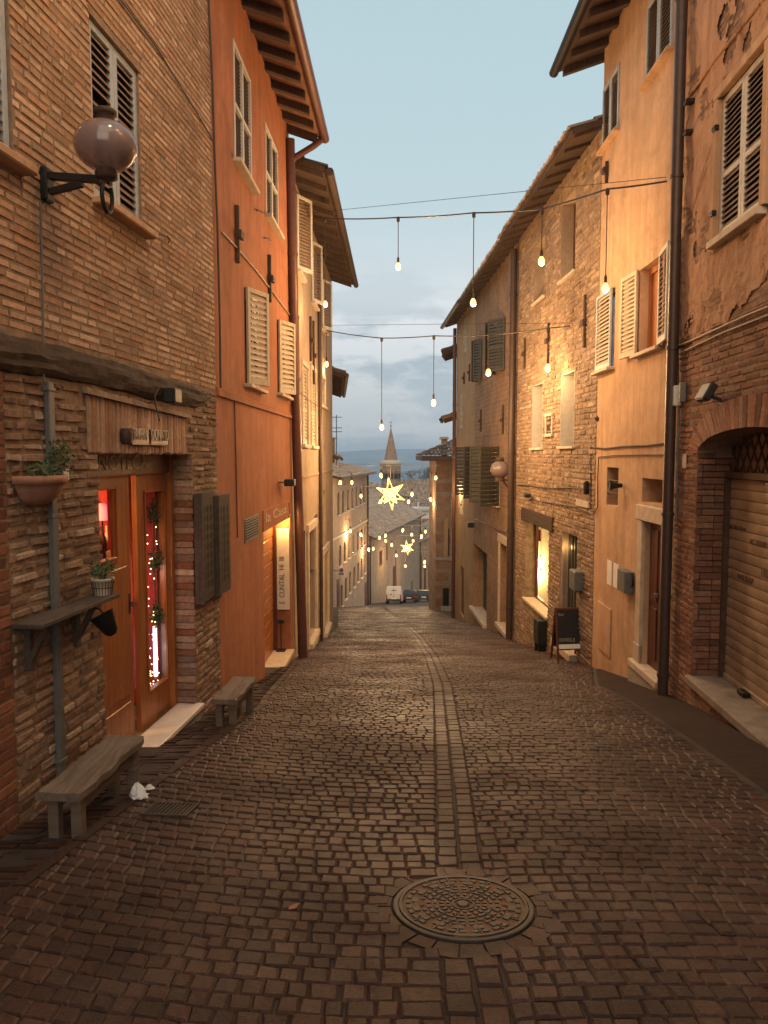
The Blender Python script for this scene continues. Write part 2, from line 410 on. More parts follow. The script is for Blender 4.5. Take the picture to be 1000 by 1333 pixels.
# ------------------------------------------------------------------ building helpers
def sub_holes(u0, u1, z0, z1, holes):
    us = sorted(set([u0, u1] + [min(max(h[k], u0), u1) for h in holes for k in (0, 1)]))
    zs = sorted(set([z0, z1] + [min(max(h[k], z0), z1) for h in holes for k in (2, 3)]))
    for i in range(len(us)-1):
        for j in range(len(zs)-1):
            um, zm = (us[i]+us[i+1])/2, (zs[j]+zs[j+1])/2
            if us[i+1]-us[i] < 1e-5 or zs[j+1]-zs[j] < 1e-5: continue
            if any(h[0] < um < h[1] and h[2] < zm < h[3] for h in holes): continue
            yield us[i], us[i+1], zs[j], zs[j+1]
def shell(W, u0, u1, zb, zt, holes, mat, parent, depth=5.0, thick=.55, name='wall', top=True):
    """street front with openings and reveals, plus sides and back, one mesh"""
    m = MB()
    for a, b, c, d in sub_holes(u0, u1, zb, zt, holes):
        m.quad(W.P(a, c), W.P(b, c), W.P(b, d), W.P(a, d))
    for h in holes:
        a, b, c, d = h[:4]; dp = -(h[4] if len(h) > 4 else .2)
        m.quad(W.P(a, c), W.P(a, d), W.P(a, d, dp), W.P(a, c, dp)); m.quad(W.P(b, c), W.P(b, d), W.P(b, d, dp), W.P(b, c, dp))
        m.quad(W.P(a, d), W.P(b, d), W.P(b, d, dp), W.P(a, d, dp)); m.quad(W.P(a, c), W.P(b, c), W.P(b, c, dp), W.P(a, c, dp))
    m.quad(W.P(u0, zb), W.P(u0, zt), W.P(u0, zt, -depth), W.P(u0, zb, -depth)); m.quad(W.P(u1, zb), W.P(u1, zt), W.P(u1, zt, -depth), W.P(u1, zb, -depth))
    m.quad(W.P(u0, zb, -depth), W.P(u1, zb, -depth), W.P(u1, zt, -depth), W.P(u0, zt, -depth))
    if top: m.quad(W.P(u0, zt), W.P(u1, zt), W.P(u1, zt, -depth), W.P(u0, zt, -depth))
    return m.build(name, mat, parent)
def inpoly(p, poly):
    x, y = p; c = False; n = len(poly)
    for i in range(n):
        (x1, y1), (x2, y2) = poly[i], poly[(i+1) % n]
        if (y1 > y) != (y2 > y) and x < (x2-x1)*(y-y1)/(y2-y1)+x1: c = not c
    return c
def veneer(W, u0, u1, z0, z1, holes, pal, parent, mat, bl=.27, bh=.058, jt=.011, out=(.004, .012), skew=.002, polys=(), name='brickwork', ledge=None, grow=0.0, zjit=0.0, skipf=0.0):
    """real bricks laid in courses over the wall, cut at the openings"""
    m = MB(W.M())
    z = z0; row = 0
    while z < z1 - .01:
        h = min(bh * R.uniform(1 - zjit, 1 + zjit), z1 - z)
        u = u0 - R.uniform(0, bl)
        zc = z + h / 2
        while u < u1:
            L = bl * (R.uniform(.85, 1.12) if R.random() < .62 else R.uniform(.42, .6))
            a, b = max(u, u0), min(u + L - jt, u1)
            u += L
            if b - a < .02: continue
            segs = [(a, b)]
            for hh in holes:
                if hh[2] - h*.4 < zc < hh[3] + h*.4:
                    ns = []
                    for p, q in segs:
                        if q <= hh[0] or p >= hh[1]: ns.append((p, q))
                        else:
                            if p < hh[0] - .015: ns.append((p, hh[0]))
                            if q > hh[1] + .015: ns.append((hh[1], q))
                    segs = ns
            for p, q in segs:
                if any(inpoly(((p+q)/2, zc), pl) for pl in polys): continue
                if R.random() < skipf: continue
                o = R.uniform(*out); c = R.choice(pal); k = R.uniform(.78, 1.2); c = tuple(x*k for x in c)
                za, zb_ = z + jt/2, z + h - jt/2
                e = min(.006 + skew, (q-p)*.2, (zb_-za)*.25)
                def j(): return R.uniform(-skew, skew)
                fr = [(p+e+j(), o+j()*.5, za+e+j()), (q-e+j(), o+j()*.5, za+e+j()), (q-e+j(), o+j()*.5, zb_-e+j()), (p+e+j(), o+j()*.5, zb_-e+j())]
                bk = [(p, -.03, za), (q, -.03, za), (q, -.03, zb_), (p, -.03, zb_)]
                m.add(fr + bk, [(0,1,2,3), (0,4,5,1), (1,5,6,2), (2,6,7,3), (3,7,4,0)], col=c)
        z += h; row += 1
    return m.build(name, mat, parent)
def louver(m, w, h, t=.035, fr=.055, n=None, slat=True, midrail=True):
    """louvred leaf in the builder's own frame: x 0..w, z 0..h"""
    m.bbox(0, fr, -t/2, t/2, 0, h, .004); m.bbox(w-fr, w, -t/2, t/2, 0, h, .004)
    m.bbox(fr, w-fr, -t/2, t/2, 0, fr*1.4, .004); m.bbox(fr, w-fr, -t/2, t/2, h-fr, h, .004)
    rails = [(fr*1.4, h-fr)]
    if midrail:
        mid = h*.42; m.bbox(fr, w-fr, -t/2, t/2, mid, mid+fr, .004); rails = [(fr*1.4, mid), (mid+fr, h-fr)]
    return rails
def slats(m, w, rails, fr=.055, pitch=.05, t=.03):
    for a, b in rails:
        k = max(2, int((b-a)/pitch)); p = (b-a)/k
        for i in range(k):
            z = a + p*(i+.5) + R.uniform(-.004, .004)
            if R.random() < .003: continue
            m.add([(fr, t*.5, z-p*.42), (w-fr, t*.5, z-p*.42), (w-fr, -t*.5, z+p*.36), (fr, -t*.5, z+p*.36),
                   (fr, t*.5, z-p*.42+.008), (w-fr, t*.5, z-p*.42+.008), (w-fr, -t*.5, z+p*.36+.008), (fr, -t*.5, z+p*.36+.008)],
                  [(0,1,2,3),(7,6,5,4),(0,4,5,1),(2,6,7,3),(0,3,7,4),(1,5,6,2)])
def leaf(W, parent, u, z, w, h, o, ang=0, mat='shut_beige', smat=None, pitch=.05, midrail=True, fr=.055, name='shutter'):
    MM = W.M(u, z, o, ang)
    if w < 0: MM = MM @ Matrix.Scale(-1, 4, (1, 0, 0)); w = -w
    m = MB(MM); rails = louver(m, w, h, fr=fr, midrail=midrail)
    if smat is None: slats(m, w, rails, fr, pitch); return m.build(name, MT[mat], parent)
    f = m.build(name, MT[mat], parent); m2 = MB(MM); slats(m2, w, rails, fr, pitch); m2.build('louvre_slats', MT[smat], f); return f
def panel(W, parent, r, o, mat, name):
    m = MB(); a, b, c, d = r; m.quad(W.P(a, c, o), W.P(b, c, o), W.P(b, d, o), W.P(a, d, o)); return m.build(name, MT[mat] if isinstance(mat, str) else mat, parent)
def wbox(W, parent, u0, u1, z0, z1, o0, o1, mat, name, b=.006):
    m = MB(W.M()); m.bbox(u0, u1, min(o0, o1), max(o0, o1), z0, z1, b); return m.build(name, MT[mat], parent)
def framed(W, parent, r, o, fw=.06, fd=.05, mat='wood_door', pane='glass_dark', mull=1, name='window', trans=None):
    """frame with panes set back in an opening"""
    a, b, c, d = r; m = MB(W.M())
    m.box(a, a+fw, o, o+fd, c, d); m.box(b-fw, b, o, o+fd, c, d); m.box(a+fw, b-fw, o, o+fd, c, c+fw); m.box(a+fw, b-fw, o, o+fd, d-fw, d)
    for k in range(mull):
        x = a + (b-a)*(k+1)/(mull+1); m.box(x-fw*.4, x+fw*.4, o+.004, o+fd-.004, c+fw, d-fw)
    f = m.build(name, MT[mat], parent)
    panel(W, f, (a, b, c, d), o+fd*.4, pane, 'pane')
    return f
def sill(W, parent, r, mat='stone', out=.09, over=.06, th=.05):
    return wbox(W, parent, r[0]-over, r[1]+over, r[2]-th, r[2]-.002, -.02, out, mat, 'sill')
def closed_pair(W, parent, r, o=-.03, mat='shut_grey', smat='slat_dark', n=2, back='dark', depth=.12, pitch=.05, midrail=True):
    w = (r[1]-r[0])/n; hst = panel(W, parent, r, -depth+.01, back, 'window')
    for k in range(n): leaf(W, hst, r[0]+w*k+.004, r[2]+.005, w-.008, r[3]-r[2]-.01, o, 0, mat, smat, pitch, midrail)
    return hst
def pipe(W, parent, u, z0, z1, o, r=.05, mat='pipe_brown', name='drainpipe', clips=True):
    m = MB(); m.tube([W.P(u, z0, o), W.P(u, z1, o)], r, 10)
    z = z0 + .6
    while clips and z < z1:
        m.M = Matrix(); m.tube([W.P(u, z-.02, o), W.P(u, z+.02, o)], r*1.18, 10); z += 1.9
    return m.build(name, MT[mat], parent)
def roof(W, parent, u0, u1, z, over, back=5.2, pitch=.34, th=.09, mat='tiles', rafter=.55, raft=(.08, .1), gutter='pipe_brown', gend=0, tile=True, und='soffit', ext=(0, 0), rmat='wood_roof'):
    """eave over the street at height z (underside at the edge): soffit, rafters, gutter, rows of curved tiles"""
    a, b = u0 - ext[0], u1 + ext[1]
    zz = lambda o: z + (over - o) * pitch
    m = MB(W.M())
    m.add([(a, over, z), (b, over, z), (b, -back, zz(-back)), (a, -back, zz(-back)), (a, over, z+th), (b, over, z+th), (b, -back, zz(-back)+th), (a, -back, zz(-back)+th)],
          [(0,1,2,3),(7,6,5,4),(0,4,5,1),(2,6,7,3),(0,3,7,4),(1,5,6,2)])
    rf = m.build('roof', MT[und], parent)
    k = max(1, int((b-a)/rafter)); s = (b-a-.2)/k
    for i in range(k+1):
        m = MB(W.M()); u = a + .1 + s*i; w, h = raft
        m.add([(u-w/2, over-.06, z-h+.004+.02), (u+w/2, over-.06, z-h+.004+.02), (u+w/2, -.15, zz(-.15)-h), (u-w/2, -.15, zz(-.15)-h),
               (u-w/2, over-.06, zz(over-.06)-.003), (u+w/2, over-.06, zz(over-.06)-.003), (u+w/2, -.15, zz(-.15)-.003), (u-w/2, -.15, zz(-.15)-.003)],
              [(0,1,2,3),(7,6,5,4),(0,4,5,1),(2,6,7,3),(0,3,7,4),(1,5,6,2)])
        m.build('rafter', MT[rmat], rf)
    if tile:
        m = MB(W.M()); pw = .19; n = int((b-a)/pw); pw = (b-a)/n; rows = int((back+over)/.42)
        for i in range(n):
            u = a + pw*(i+.5)
            for j in range(rows):
                o1 = over + .05 - j*.42 + R.uniform(-.02, .02); o0 = o1 - .46; du = R.uniform(-.012, .012)
                r1, r0 = pw*.5, pw*.42; c = R.choice([(1,1,1),(.8,.75,.7),(1.2,1.1,1),(.7,.7,.7)])
                vs = []
                for o, r, dz in ((o1, r1, .018), (o0, r0, 0)):
                    for q in range(5):
                        t = math.pi*q/4; vs.append((u+du+r*math.cos(t), o, zz(o)+th+dz+r*.75*math.sin(t)))
                m.add(vs, [(q, q+1, q+6, q+5) for q in range(4)], smooth=False, col=c)
                if j == 0: m.add(vs[:5], [(0,1,2,3,4)], col=c)
        m.build('roof_tiles', MT[mat], rf)
    if gutter:
        m = MB(W.M()); vs = []; r = .075; g = .1
        m.tube([(a-.02, over+.07, z+.0), (b+.02+gend, over+.07, z-.0)], r, 10)
        m.build('gutter', MT[gutter], rf)
    return rf
def tie(W, parent, px, yt, yb, w=.05):
    u0, zt = W.pix(px, yt); u1, zb = W.pix(px, yb); u = (u0+u1)/2
    m = MB(W.M()); m.bbox(u-w/2, u+w/2, .0, .05, zb, zt, .008); m.box(u-w*1.4, u+w*1.4, .05, .09, zb+(zt-zb)*.42, zb+(zt-zb)*.42+.09)
    return m.build('wall_tie', MT['rust'], parent)
def cable(W, parent, pts, o=.03, r=.008, mat='cord', name='cable'):
    """cable clipped to the wall through photographed points"""
    out = []
    for x, y in pts: u, z = W.pix(x, y); out.append(W.P(u, z, o))
    m = MB(); m.tube(out, r, 5); return m.build(name, MT[mat], parent)
def lettering(txt, M, size, mat, parent, name='lettering', depth=.004, align='LEFT', sx=1.0, vert=False):
    cu = bpy.data.curves.new(name, 'FONT'); cu.body = txt; cu.size = size; cu.extrude = depth; cu.align_x = align; cu.align_y = 'BOTTOM'
    t = bpy.data.objects.new(name, cu); COL.objects.link(t)
    bpy.context.view_layer.update()
    me = bpy.data.meshes.new_from_object(t.evaluated_get(bpy.context.evaluated_depsgraph_get()))
    bpy.data.objects.remove(t); bpy.data.curves.remove(cu)
    off = wloc(parent)
    for v in me.vertices: v.co = (M @ Vector((v.co.x*sx, v.co.y, v.co.z))) - off
    me.materials.clear(); me.materials.append(MT[mat]); o = bpy.data.objects.new(name, me); COL.objects.link(o); o.parent = parent
    return o
def point_light(name, loc, power, col=(1, .64, .33), r=.03, parent=None):
    d = bpy.data.lights.new(name, 'POINT'); d.energy = power; d.color = col; d.shadow_soft_size = r
    o = bpy.data.objects.new(name, d); COL.objects.link(o)
    o.location = Vector(loc) - (wloc(parent) if parent else Vector((0,0,0)))
    if parent: o.parent = parent
    return o
def foliage(m, c, rad, n, size=.03, flat=1.0, rng=R):
    for _ in range(n):
        while True:
            p = Vector((rng.uniform(-1,1), rng.uniform(-1,1), rng.uniform(-1,1)))
            if p.length < 1: break
        p = Vector((p.x*rad[0], p.y*rad[1], p.z*rad[2])) + Vector(c)
        a = Vector((rng.uniform(-1,1), rng.uniform(-1,1), rng.uniform(-.3,1))).normalized(); b = a.orthogonal().normalized(); s = size*rng.uniform(.6, 1.4)
        q = a.cross(b)
        m.add([p - b*s*.1, p + a*s + b*s*.35, p + a*s*2, p + a*s - b*s*.35 + q*s*.15], [(0,1,2,3)])
SKY_S, CLOUD_S, SUN_S, SUN_A, EXPO, UPW = .07, 1.18, 2.9, 110, 0.0, 120
# ================================================================== street plan
WA = Wall((-2.83, -2), (-1.80, 8.28)); WB = Wall((-1.80, 8.28), (-1.661, 13.85)); WC = Wall((-1.661, 13.85), (-1.53, 22.9))
WE = Wall((3.39 - .055*12, -3.05), (3.39, 8.95)); WF = Wall((3.39, 8.95), (3.43, 12.45))
WG = Wall((3.43, 12.45), (3.43 - .032*18.05, 30.5))
uF = lambda W, y: (y - W.p0.y) / W.d.y
def left_x(y):
    for a, b, W in ((-9, 8.28, WA), (8.28, 13.85, WB), (13.85, 22.9, WC)):
        if y <= b: return W.p0.x + W.d.x / W.d.y * (y - W.p0.y)
    return -1.53 - max(0, min(y, 55) - 22.9) * .06 + max(0, y - 55) * .128
def right_x(y):
    if y < 8.95: return WE.p0.x + .055 * (y + 3.05)
    if y < 12.45: return 3.39 + .0114 * (y - 8.95)
    if y < 30.5: return 3.43 - .032 * (y - 12.45)
    return 2.85 + max(0, y - 44) * .16

def base_of(W, u, dep=.5): p = W.P(u, 0, -dep); return (p.x, p.y, gz(p.y))

# ------------------------------------------------------------------ A: brick wine shop, left foreground
A = empty('brick_shop', base_of(WA, 5))
tag(A, 'tall old brick building at left with wooden beam above the wine shop door', 'building')
ZT = 9.5
uA1 = uF(WA, 8.28)
w2 = WA.rect(119, 181, 22, 253); w1 = WA.rect(-75, 11, -105, 150)
w1 = (max(w1[0], .5), w1[1], w1[2], w2[3])
ud0 = WA.pix(139, 1024)[0]; ud1, zsill = WA.pix(254, 916)
zlin = (WA.pix(238, 591)[1] + WA.pix(120, 591)[1]) / 2
DEP = .19
door = (ud0, ud1, zsill - .02, zlin, 2.2)
lowlim = WA.gz(uA1) - .5
hA = [w1 + (.12,), w2 + (.12,), door]
shell(WA, 0, uA1, -2.2, ZT, hA, MT['mortar'], A, depth=5)
beam_px = [(-60, 412), (0, 427), (50, 440), (100, 452), (150, 466), (190, 480), (220, 489), (248, 499), (264, 508), (268, 519), (263, 529), (248, 533), (225, 530), (200, 525), (172, 518), (130, 507), (90, 500), (50, 494), (0, 489), (-60, 485)]
beam = [WA.pix(x, y) for x, y in beam_px]
zsplit = WA.pix(150, 490)[1]
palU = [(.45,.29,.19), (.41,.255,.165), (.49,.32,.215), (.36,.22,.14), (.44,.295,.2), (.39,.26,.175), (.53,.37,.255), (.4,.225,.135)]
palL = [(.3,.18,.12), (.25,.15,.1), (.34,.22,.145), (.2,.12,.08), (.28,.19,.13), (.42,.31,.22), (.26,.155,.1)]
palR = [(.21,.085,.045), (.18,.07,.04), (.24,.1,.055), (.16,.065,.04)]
# area of the flat arch over the door
fa = [WA.pix(108, 507), WA.pix(242, 541), WA.pix(240, 592), WA.pix(113, 592)]
up0 = WA.pix(16, 860)[0]
shutbox = []
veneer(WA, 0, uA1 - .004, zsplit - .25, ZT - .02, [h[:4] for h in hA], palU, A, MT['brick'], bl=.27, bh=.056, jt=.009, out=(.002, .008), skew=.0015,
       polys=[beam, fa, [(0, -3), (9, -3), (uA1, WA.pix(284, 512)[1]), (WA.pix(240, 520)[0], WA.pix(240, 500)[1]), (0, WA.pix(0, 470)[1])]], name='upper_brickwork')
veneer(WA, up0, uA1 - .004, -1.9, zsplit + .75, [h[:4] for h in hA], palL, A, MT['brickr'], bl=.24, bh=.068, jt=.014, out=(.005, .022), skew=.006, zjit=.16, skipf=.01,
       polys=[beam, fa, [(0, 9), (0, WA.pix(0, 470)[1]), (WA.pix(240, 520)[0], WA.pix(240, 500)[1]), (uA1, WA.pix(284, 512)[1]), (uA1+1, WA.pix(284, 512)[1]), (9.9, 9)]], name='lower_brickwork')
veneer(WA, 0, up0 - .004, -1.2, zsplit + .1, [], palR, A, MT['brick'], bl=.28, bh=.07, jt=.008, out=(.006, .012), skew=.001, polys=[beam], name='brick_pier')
# right jamb of the door in flat bricks
m = MB(WA.M()); z = zsill + .02
while z < zlin - .04:
    h = R.uniform(.05, .062); c = R.choice(palL + palR[:1]); d = R.uniform(-.014, .004)
    m.box(ud1 - .012 + d, ud1 + .03, -DEP + .02, .012 + R.uniform(0, .01), z, min(z + h, zlin - .004), col=c, skew=.003); z += h + .012
m.build('door_jamb', MT['brickr'], A)
# flat arch: bricks on end
m = MB(WA.M()); ua, ub = fa[3][0], fa[2][0]; n = 30
for i in range(n):
    a = ua + (ub - ua) * i / n; b = ua + (ub - ua) * (i + 1) / n
    zt = fa[0][1] + (fa[1][1] - fa[0][1]) * (i + .5) / n
    c = R.choice(palU); m.bbox(a + .004, b - .004, -.05, .016 + R.uniform(0, .012), zlin + R.uniform(-.008, .004), zt - .02, .012, col=c)
m.build('flat_arch', MT['brick'], A)
m = MB(WA.M()); m.add([(ua-.05,-.02,fa[0][1]-.02),(ub+.1,-.02,fa[1][1]-.02),(ub+.1,.05,fa[1][1]-.03),(ua-.05,.05,fa[0][1]-.03),(ua-.05,-.02,fa[0][1]+.02),(ub+.1,-.02,fa[1][1]+.015),(ub+.1,.04,fa[1][1]+.01),(ua-.05,.04,fa[0][1]+.015)],
    [(0,1,2,3),(7,6,5,4),(0,4,5,1),(1,5,6,2),(2,6,7,3),(3,7,4,0)]); m.build('arch_ledge', MT['mortar'], A)
# beam, rough and split
m = MB(WA.M()); N = 60
def interp(pts, u):
    pts = sorted(pts)
    for (a, b), (c, d) in zip(pts, pts[1:]):
        if a <= u <= c: return b + (d - b) * (u - a) / max(c - a, 1e-6)
    return pts[0][1] if u < pts[0][0] else pts[-1][1]
top = beam[:10]; bot = beam[9:]
ua, ub = max(beam[0][0], .3), beam[9][0]
rows = []; N = 130
for i in range(N + 1):
    u = ua + (ub - ua) * i / N; zt, zb = interp(top, u), interp(bot, u)
    if zt - zb < .03: zt, zb = zb + .03, zb
    prof = []
    for k in range(9):
        t = k / 8; o = -.03 + .085 * math.sin(math.pi * min(max(t*1.05, .02), 1)) ** .5 + .022*nse(u*1.1, t*7) + .012*nse(u*4, t*22, 5)
        prof.append((u, o if 0 < k < 8 else -.05, zb + (zt - zb) * t + .02*nse(u*2.3, t*2, 8)))
    rows.append(prof)
vs = sum(rows, []); fs = [(i*9+k, i*9+9+k, i*9+10+k, i*9+1+k) for i in range(N) for k in range(8)]
m.add(vs, fs, smooth=False); m.add(rows[-1], [tuple(range(9))]); m.build('beam', MT['wood_beam'], A)
# windows
for r in (w1, w2):
    wb = closed_pair(WA, A, r, o=-.035, mat='shut_grey', smat='slat_dark', n=2, pitch=.055, midrail=False)
    m = MB(WA.M()); m.box(r[0]-.03, r[1]+.03, -.02, .012, r[3]+.001, r[3]+.05); m.build('lintel_strip', MT['mortar'], wb)
    wbox(WA, wb, r[0]-.04, r[1]+.08, r[2]-.06, r[2]-.003, -.02, .11, 'peach', 'sill', .01)
# door, frame and the room behind
o0 = -DEP - .01
fr = lambda xl, xr, yt, yb, o=o0: WA.rect(xl, xr, yt, yb, o)
u_gap = WA.pix(176, 800, o0)[0]; u_l2 = WA.pix(184, 800, o0)[0]; u_l2b = WA.pix(219, 800, o0-.02)[0]; u_end = ud1
zfl = zsill - .015; zhead = WA.pix(150, 620, o0)[1]
dr = MB(WA.M()); dr.bbox(u_l2b + .005, u_end + .02, o0 - .09, o0 + .03, zfl, zlin + .02, .008); dr.bbox(ud0 - .15, u_l2b, o0 - .06, o0 + .015, zhead, zlin + .03, .006)
dfr = dr.build('door_frame', MT['wood_door'], A)
tr = MB(WA.M()); tr.box(ud0 - .1, u_l2b, o0 + .016, o0 + .026, zhead + .015, zlin); fas = tr.build('fascia_board', MT['wood_red'], dfr)
ue = WA.pix(192, 605, o0)[0]; us0 = WA.pix(118, 605, o0)[0]
zvis = WA.pix(150, 595, o0)[1]; lh = (zvis - zhead) * .8 / .72
lettering('ENOTECA', WA.TM(us0 - .06, zhead + .02, o0 + .027), lh, 'shut_beige', dfr, sx=(ue - us0 + .06) / (7 * .70 * lh))
def glazed_leaf(name, a, b, z0, z1, g, o, par):
    """door leaf with one glazed opening g and a raised lower panel"""
    m = MB(WA.M())
    for c in sub_holes(a, b, z0, z1, [g]): m.box(c[0], c[1], o - .045, o, c[2], c[3])
    d = m.build(name, MT['wood_door'], par)
    m = MB(WA.M())
    for x in ((g[0]-.02, g[0]), (g[1], g[1]+.02)): m.bbox(x[0], x[1], o + .001, o + .014, g[2]-.02, g[3]+.02, .004)
    for zz in ((g[2]-.02, g[2]), (g[3], g[3]+.02)): m.bbox(g[0], g[1], o + .001, o + .013, zz[0], zz[1], .004)
    if g[2] - z0 > .5: m.bbox(a + .1, b - .09, o + .001, o + .016, z0 + .42, g[2] - .1, .012); m.bbox(a + .1, b - .09, o + .001, o + .016, z0 + .1, z0 + .36, .012)
    m.build('moulding', MT['wood_door'], d)
    panel(WA, d, g, o - .02, 'glass', 'pane'); return d
g1 = WA.rect(122, 150, 640, 737, o0); g2 = WA.rect(190, 211, 640, 905, o0)
d1 = glazed_leaf('door', u_gap - .95, u_gap, zfl, zhead - .006, (u_gap - .82, WA.pix(155, 690, o0)[0], WA.pix(122, 735, o0)[1], WA.pix(122, 640, o0)[1]), o0 - .03, A)
m = MB(WA.M()); hu, hz = WA.pix(162, 790, o0); m.bbox(u_gap - .075, u_gap - .045, o0 - .029, o0 - .015, hz - .09, hz + .09, .004); m.tube([(u_gap - .06, o0 - .02, hz), (u_gap - .06, o0 + .03, hz), (u_gap - .17, o0 + .035, hz)], .011, 8)
m.build('handle', MT['rust'], d1)
d2 = glazed_leaf('door', u_l2, u_l2b - .003, zfl, zhead - .006, (WA.pix(188, 760, o0-.04)[0], WA.pix(212, 760, o0-.04)[0], WA.pix(190, 905, o0)[1], WA.pix(190, 642, o0)[1]), o0 - .02, A)
m = MB(WA.M()); m.box(ud0 + .002, ud1 - .002, -2.0, -DEP, zsill - .06, zsill - .018); m.build('shop_floor', MT['bench'], A)
# slab of the doorstep
m = MB(WA.M()); m.bbox(ud0 - .1, ud1 + .03, -DEP + .01, .085, zsill - .045, zsill + .003, .006); m.build('doorstep', MT['marble'], A)
m = MB(WA.M()); m.box(ud0 - .02, ud1 + .02, -.02, .05, -1.6, zsill - .046); m.build('step_riser', MT['greystone'], A)
# room
m = MB(WA.M()); a, b = ud0 + .01, ud1 - .01
m.box(a, b, -2.15, -2.1, zfl, zlin - .01); m.box(a, a + .04, -2.1, o0 - .5, zfl, zlin - .012); m.box(b - .04, b, -2.1, o0 - .1, zfl, zlin - .012); m.box(a + .05, b - .05, -2.09, -.5, zlin - .06, zlin - .02)
m.build('shop_room', MT['room'], A)
m = MB(WA.M()); k = 40
uc0, uc1 = u_l2 - .02, u_l2b + .02
vs = []; 
for i in range(k + 1):
    u = uc0 + (uc1 - uc0) * i / k; o = o0 - .28 + .025 * math.sin(i * 1.9)
    vs += [(u, o, zfl + .25), (u, o, zhead)]
m.add(vs, [(2*i, 2*i+2, 2*i+3, 2*i+1) for i in range(k)], smooth=True)
cur = m.build('curtain', MT['curtain'], A)
m = MB(WA.M()); vs = []
for i in range(k + 1):
    o = o0 - .13 - 1.2 * i / k; u = ud1 - .075 + .02 * math.sin(i * 1.7); vs += [(u, o, zfl + .02), (u, o, zhead)]
m.add(vs, [(2*i, 2*i+2, 2*i+3, 2*i+1) for i in range(k)], smooth=True); m.build('curtain', MT['curtain'], A)
pl = WA.P(u_gap - .2, zlin - .35, -1.1); point_light('shop_lamp_light', pl, 75, (1, .5, .18), .12, A)
pl = WA.P(u_l2 + .1, zfl + 1.3, o0 - .2); point_light('display_light', pl, 9.0, (1, .5, .36), .05, A)
# pink lamp and things on a shelf behind the glass
lp = empty('table_lamp', WA.P(*WA.pix(133, 668, o0 - .5), o0 - .5)); tag(lp, 'glowing pink shaded lamp seen through the glass of the wine shop door', 'lamp')
m = MB(Matrix.Translation(lp.location)); m.lathe([(.13, -.06), (.12, .0), (.08, .06), (.03, .09)], 20); m.build('lamp_shade', MT['pink'], lp)
m = MB(Matrix.Translation(lp.location)); m.lathe([(.008, -.4), (.008, -.05)], 8); m.lathe([(.07, -.42), (.06, -.39), (.01, -.38)], 14); m.build('lamp_base', MT['iron'], lp)
zs_ = lp.location.z - .42
sh = MB(WA.M()); a, b = WA.pix(120, 735, o0 - .5)[0] - .3, WA.pix(165, 735, o0 - .5)[0]; sh.bbox(a, b, o0 - .68, o0 - .34, zs_ - .04, zs_ - .002, .004); sh.build('shelf', MT['wood_door'], A)
bp = [(.036, 0), (.037, .17), (.03, .21), (.013, .25), (.012, .31)]
for i, (px, c, lab) in enumerate(((128, 'glass_dark', 'dark wine bottle furthest left on the shelf behind the shop door glass'), (134, 'rust', 'amber wine bottle second on the shelf behind the shop door glass'), (140, 'white', 'pale bottle third on the shelf behind the shop door glass'), (146, 'leaf', 'green wine bottle furthest right on the shelf behind the shop door glass'))):
    bt = MB(WA.M()); uu = WA.pix(px, 715, o0 - .42)[0]; bt.lathe(bp, 14, (uu, o0 - .42, zs_)); o = bt.build('wine_bottle', MT[c], None, loc=WA.P(uu, zs_, o0 - .42)); tag(o, lab, 'bottle', 'bottles behind the shop door glass')
for px, yt, yb, oo, mt, lab in ((142, 718, 736, -.12, 'paper', 'white price card standing behind the left shop door glass'), (199, 690, 716, -.2, 'paper', 'white card hanging among the garland in the narrow door'), (203, 752, 772, -.2, 'pipe_grey', 'grey card hanging lower among the garland in the narrow door')):
    r_ = WA.rect(px - 3, px + 3, yt, yb, o0 + oo); mm = MB(WA.M()); mm.box(r_[0], r_[1], o0 + oo - .006, o0 + oo, r_[2], r_[3]); o = mm.build('price_card', MT[mt], None, WA.P(r_[0], r_[2], o0 + oo)); tag(o, lab, 'card', 'cards behind the shop glass')
# garland with fairy lights hanging behind the narrow glazed leaf
gl = empty('garland', WA.P(*WA.pix(200, 760, o0 - .1), o0 - .1)); tag(gl, 'green garland with fairy lights hung behind the narrow glazed shop door', 'garland')
mg, mf = MB(), MB()
for (x, y, n) in ((198, 668, 60), (201, 732, 70), (204, 802, 80)):
    u, z = WA.pix(x, y, o0 - .1); foliage(mg, WA.P(u, z, o0 - .09), (.05, .04, .11), n*2, .024)
zc0, zc1 = WA.pix(198, 650, o0 - .1)[1], WA.pix(204, 900, o0 - .1)[1]
mg.tube([WA.P(WA.pix(200, 700, o0 - .1)[0] + .02*math.sin(t*9), zc0 + (zc1 - zc0)*t*.62, o0 - .1) for t in [i/20 for i in range(21)]], .008, 6)
for i in range(64):
    t = R.random(); x = 194 + R.uniform(-4, 14); y = 655 + 245*t
    if 60 > i > 40: y = 880 + R.uniform(-8, 22); x = 200 + R.uniform(-5, 9)
    u, z = WA.pix(x, y, o0 - .085); mf.lathe([(.0005, -.007), (.007, 0), (.0005, .007)], 6, WA.P(u, z, o0 - .08 - .04*R.random()))
for y in (668, 683, 716, 750, 782, 805, 850, 890):
    u, z = WA.pix(180 + R.uniform(-1, 1) + (y - 683)*.03, y, o0 - .12); mf.lathe([(.0005, -.008), (.008, 0), (.0005, .008)], 6, WA.P(u, z, o0 - .12))
mg.build('greenery', MT['leaf'], gl); mf.build('fairy_lights', MT['fairy'], gl)
ls = empty('light_tube', WA.P(*WA.pix(205, 850, o0 - .12), o0 - .12)); tag(ls, 'upright cold white light tube shining behind the narrow shop door glass', 'light tube')
m = MB(); (u, z0), (u2, z1) = WA.pix(203, 880, o0 - .09), WA.pix(201, 818, o0 - .09); m.tube([WA.P(u, z0, o0-.09), WA.P(u, z1, o0-.09)], .019, 8); m.build('tube', MT['led'], ls)
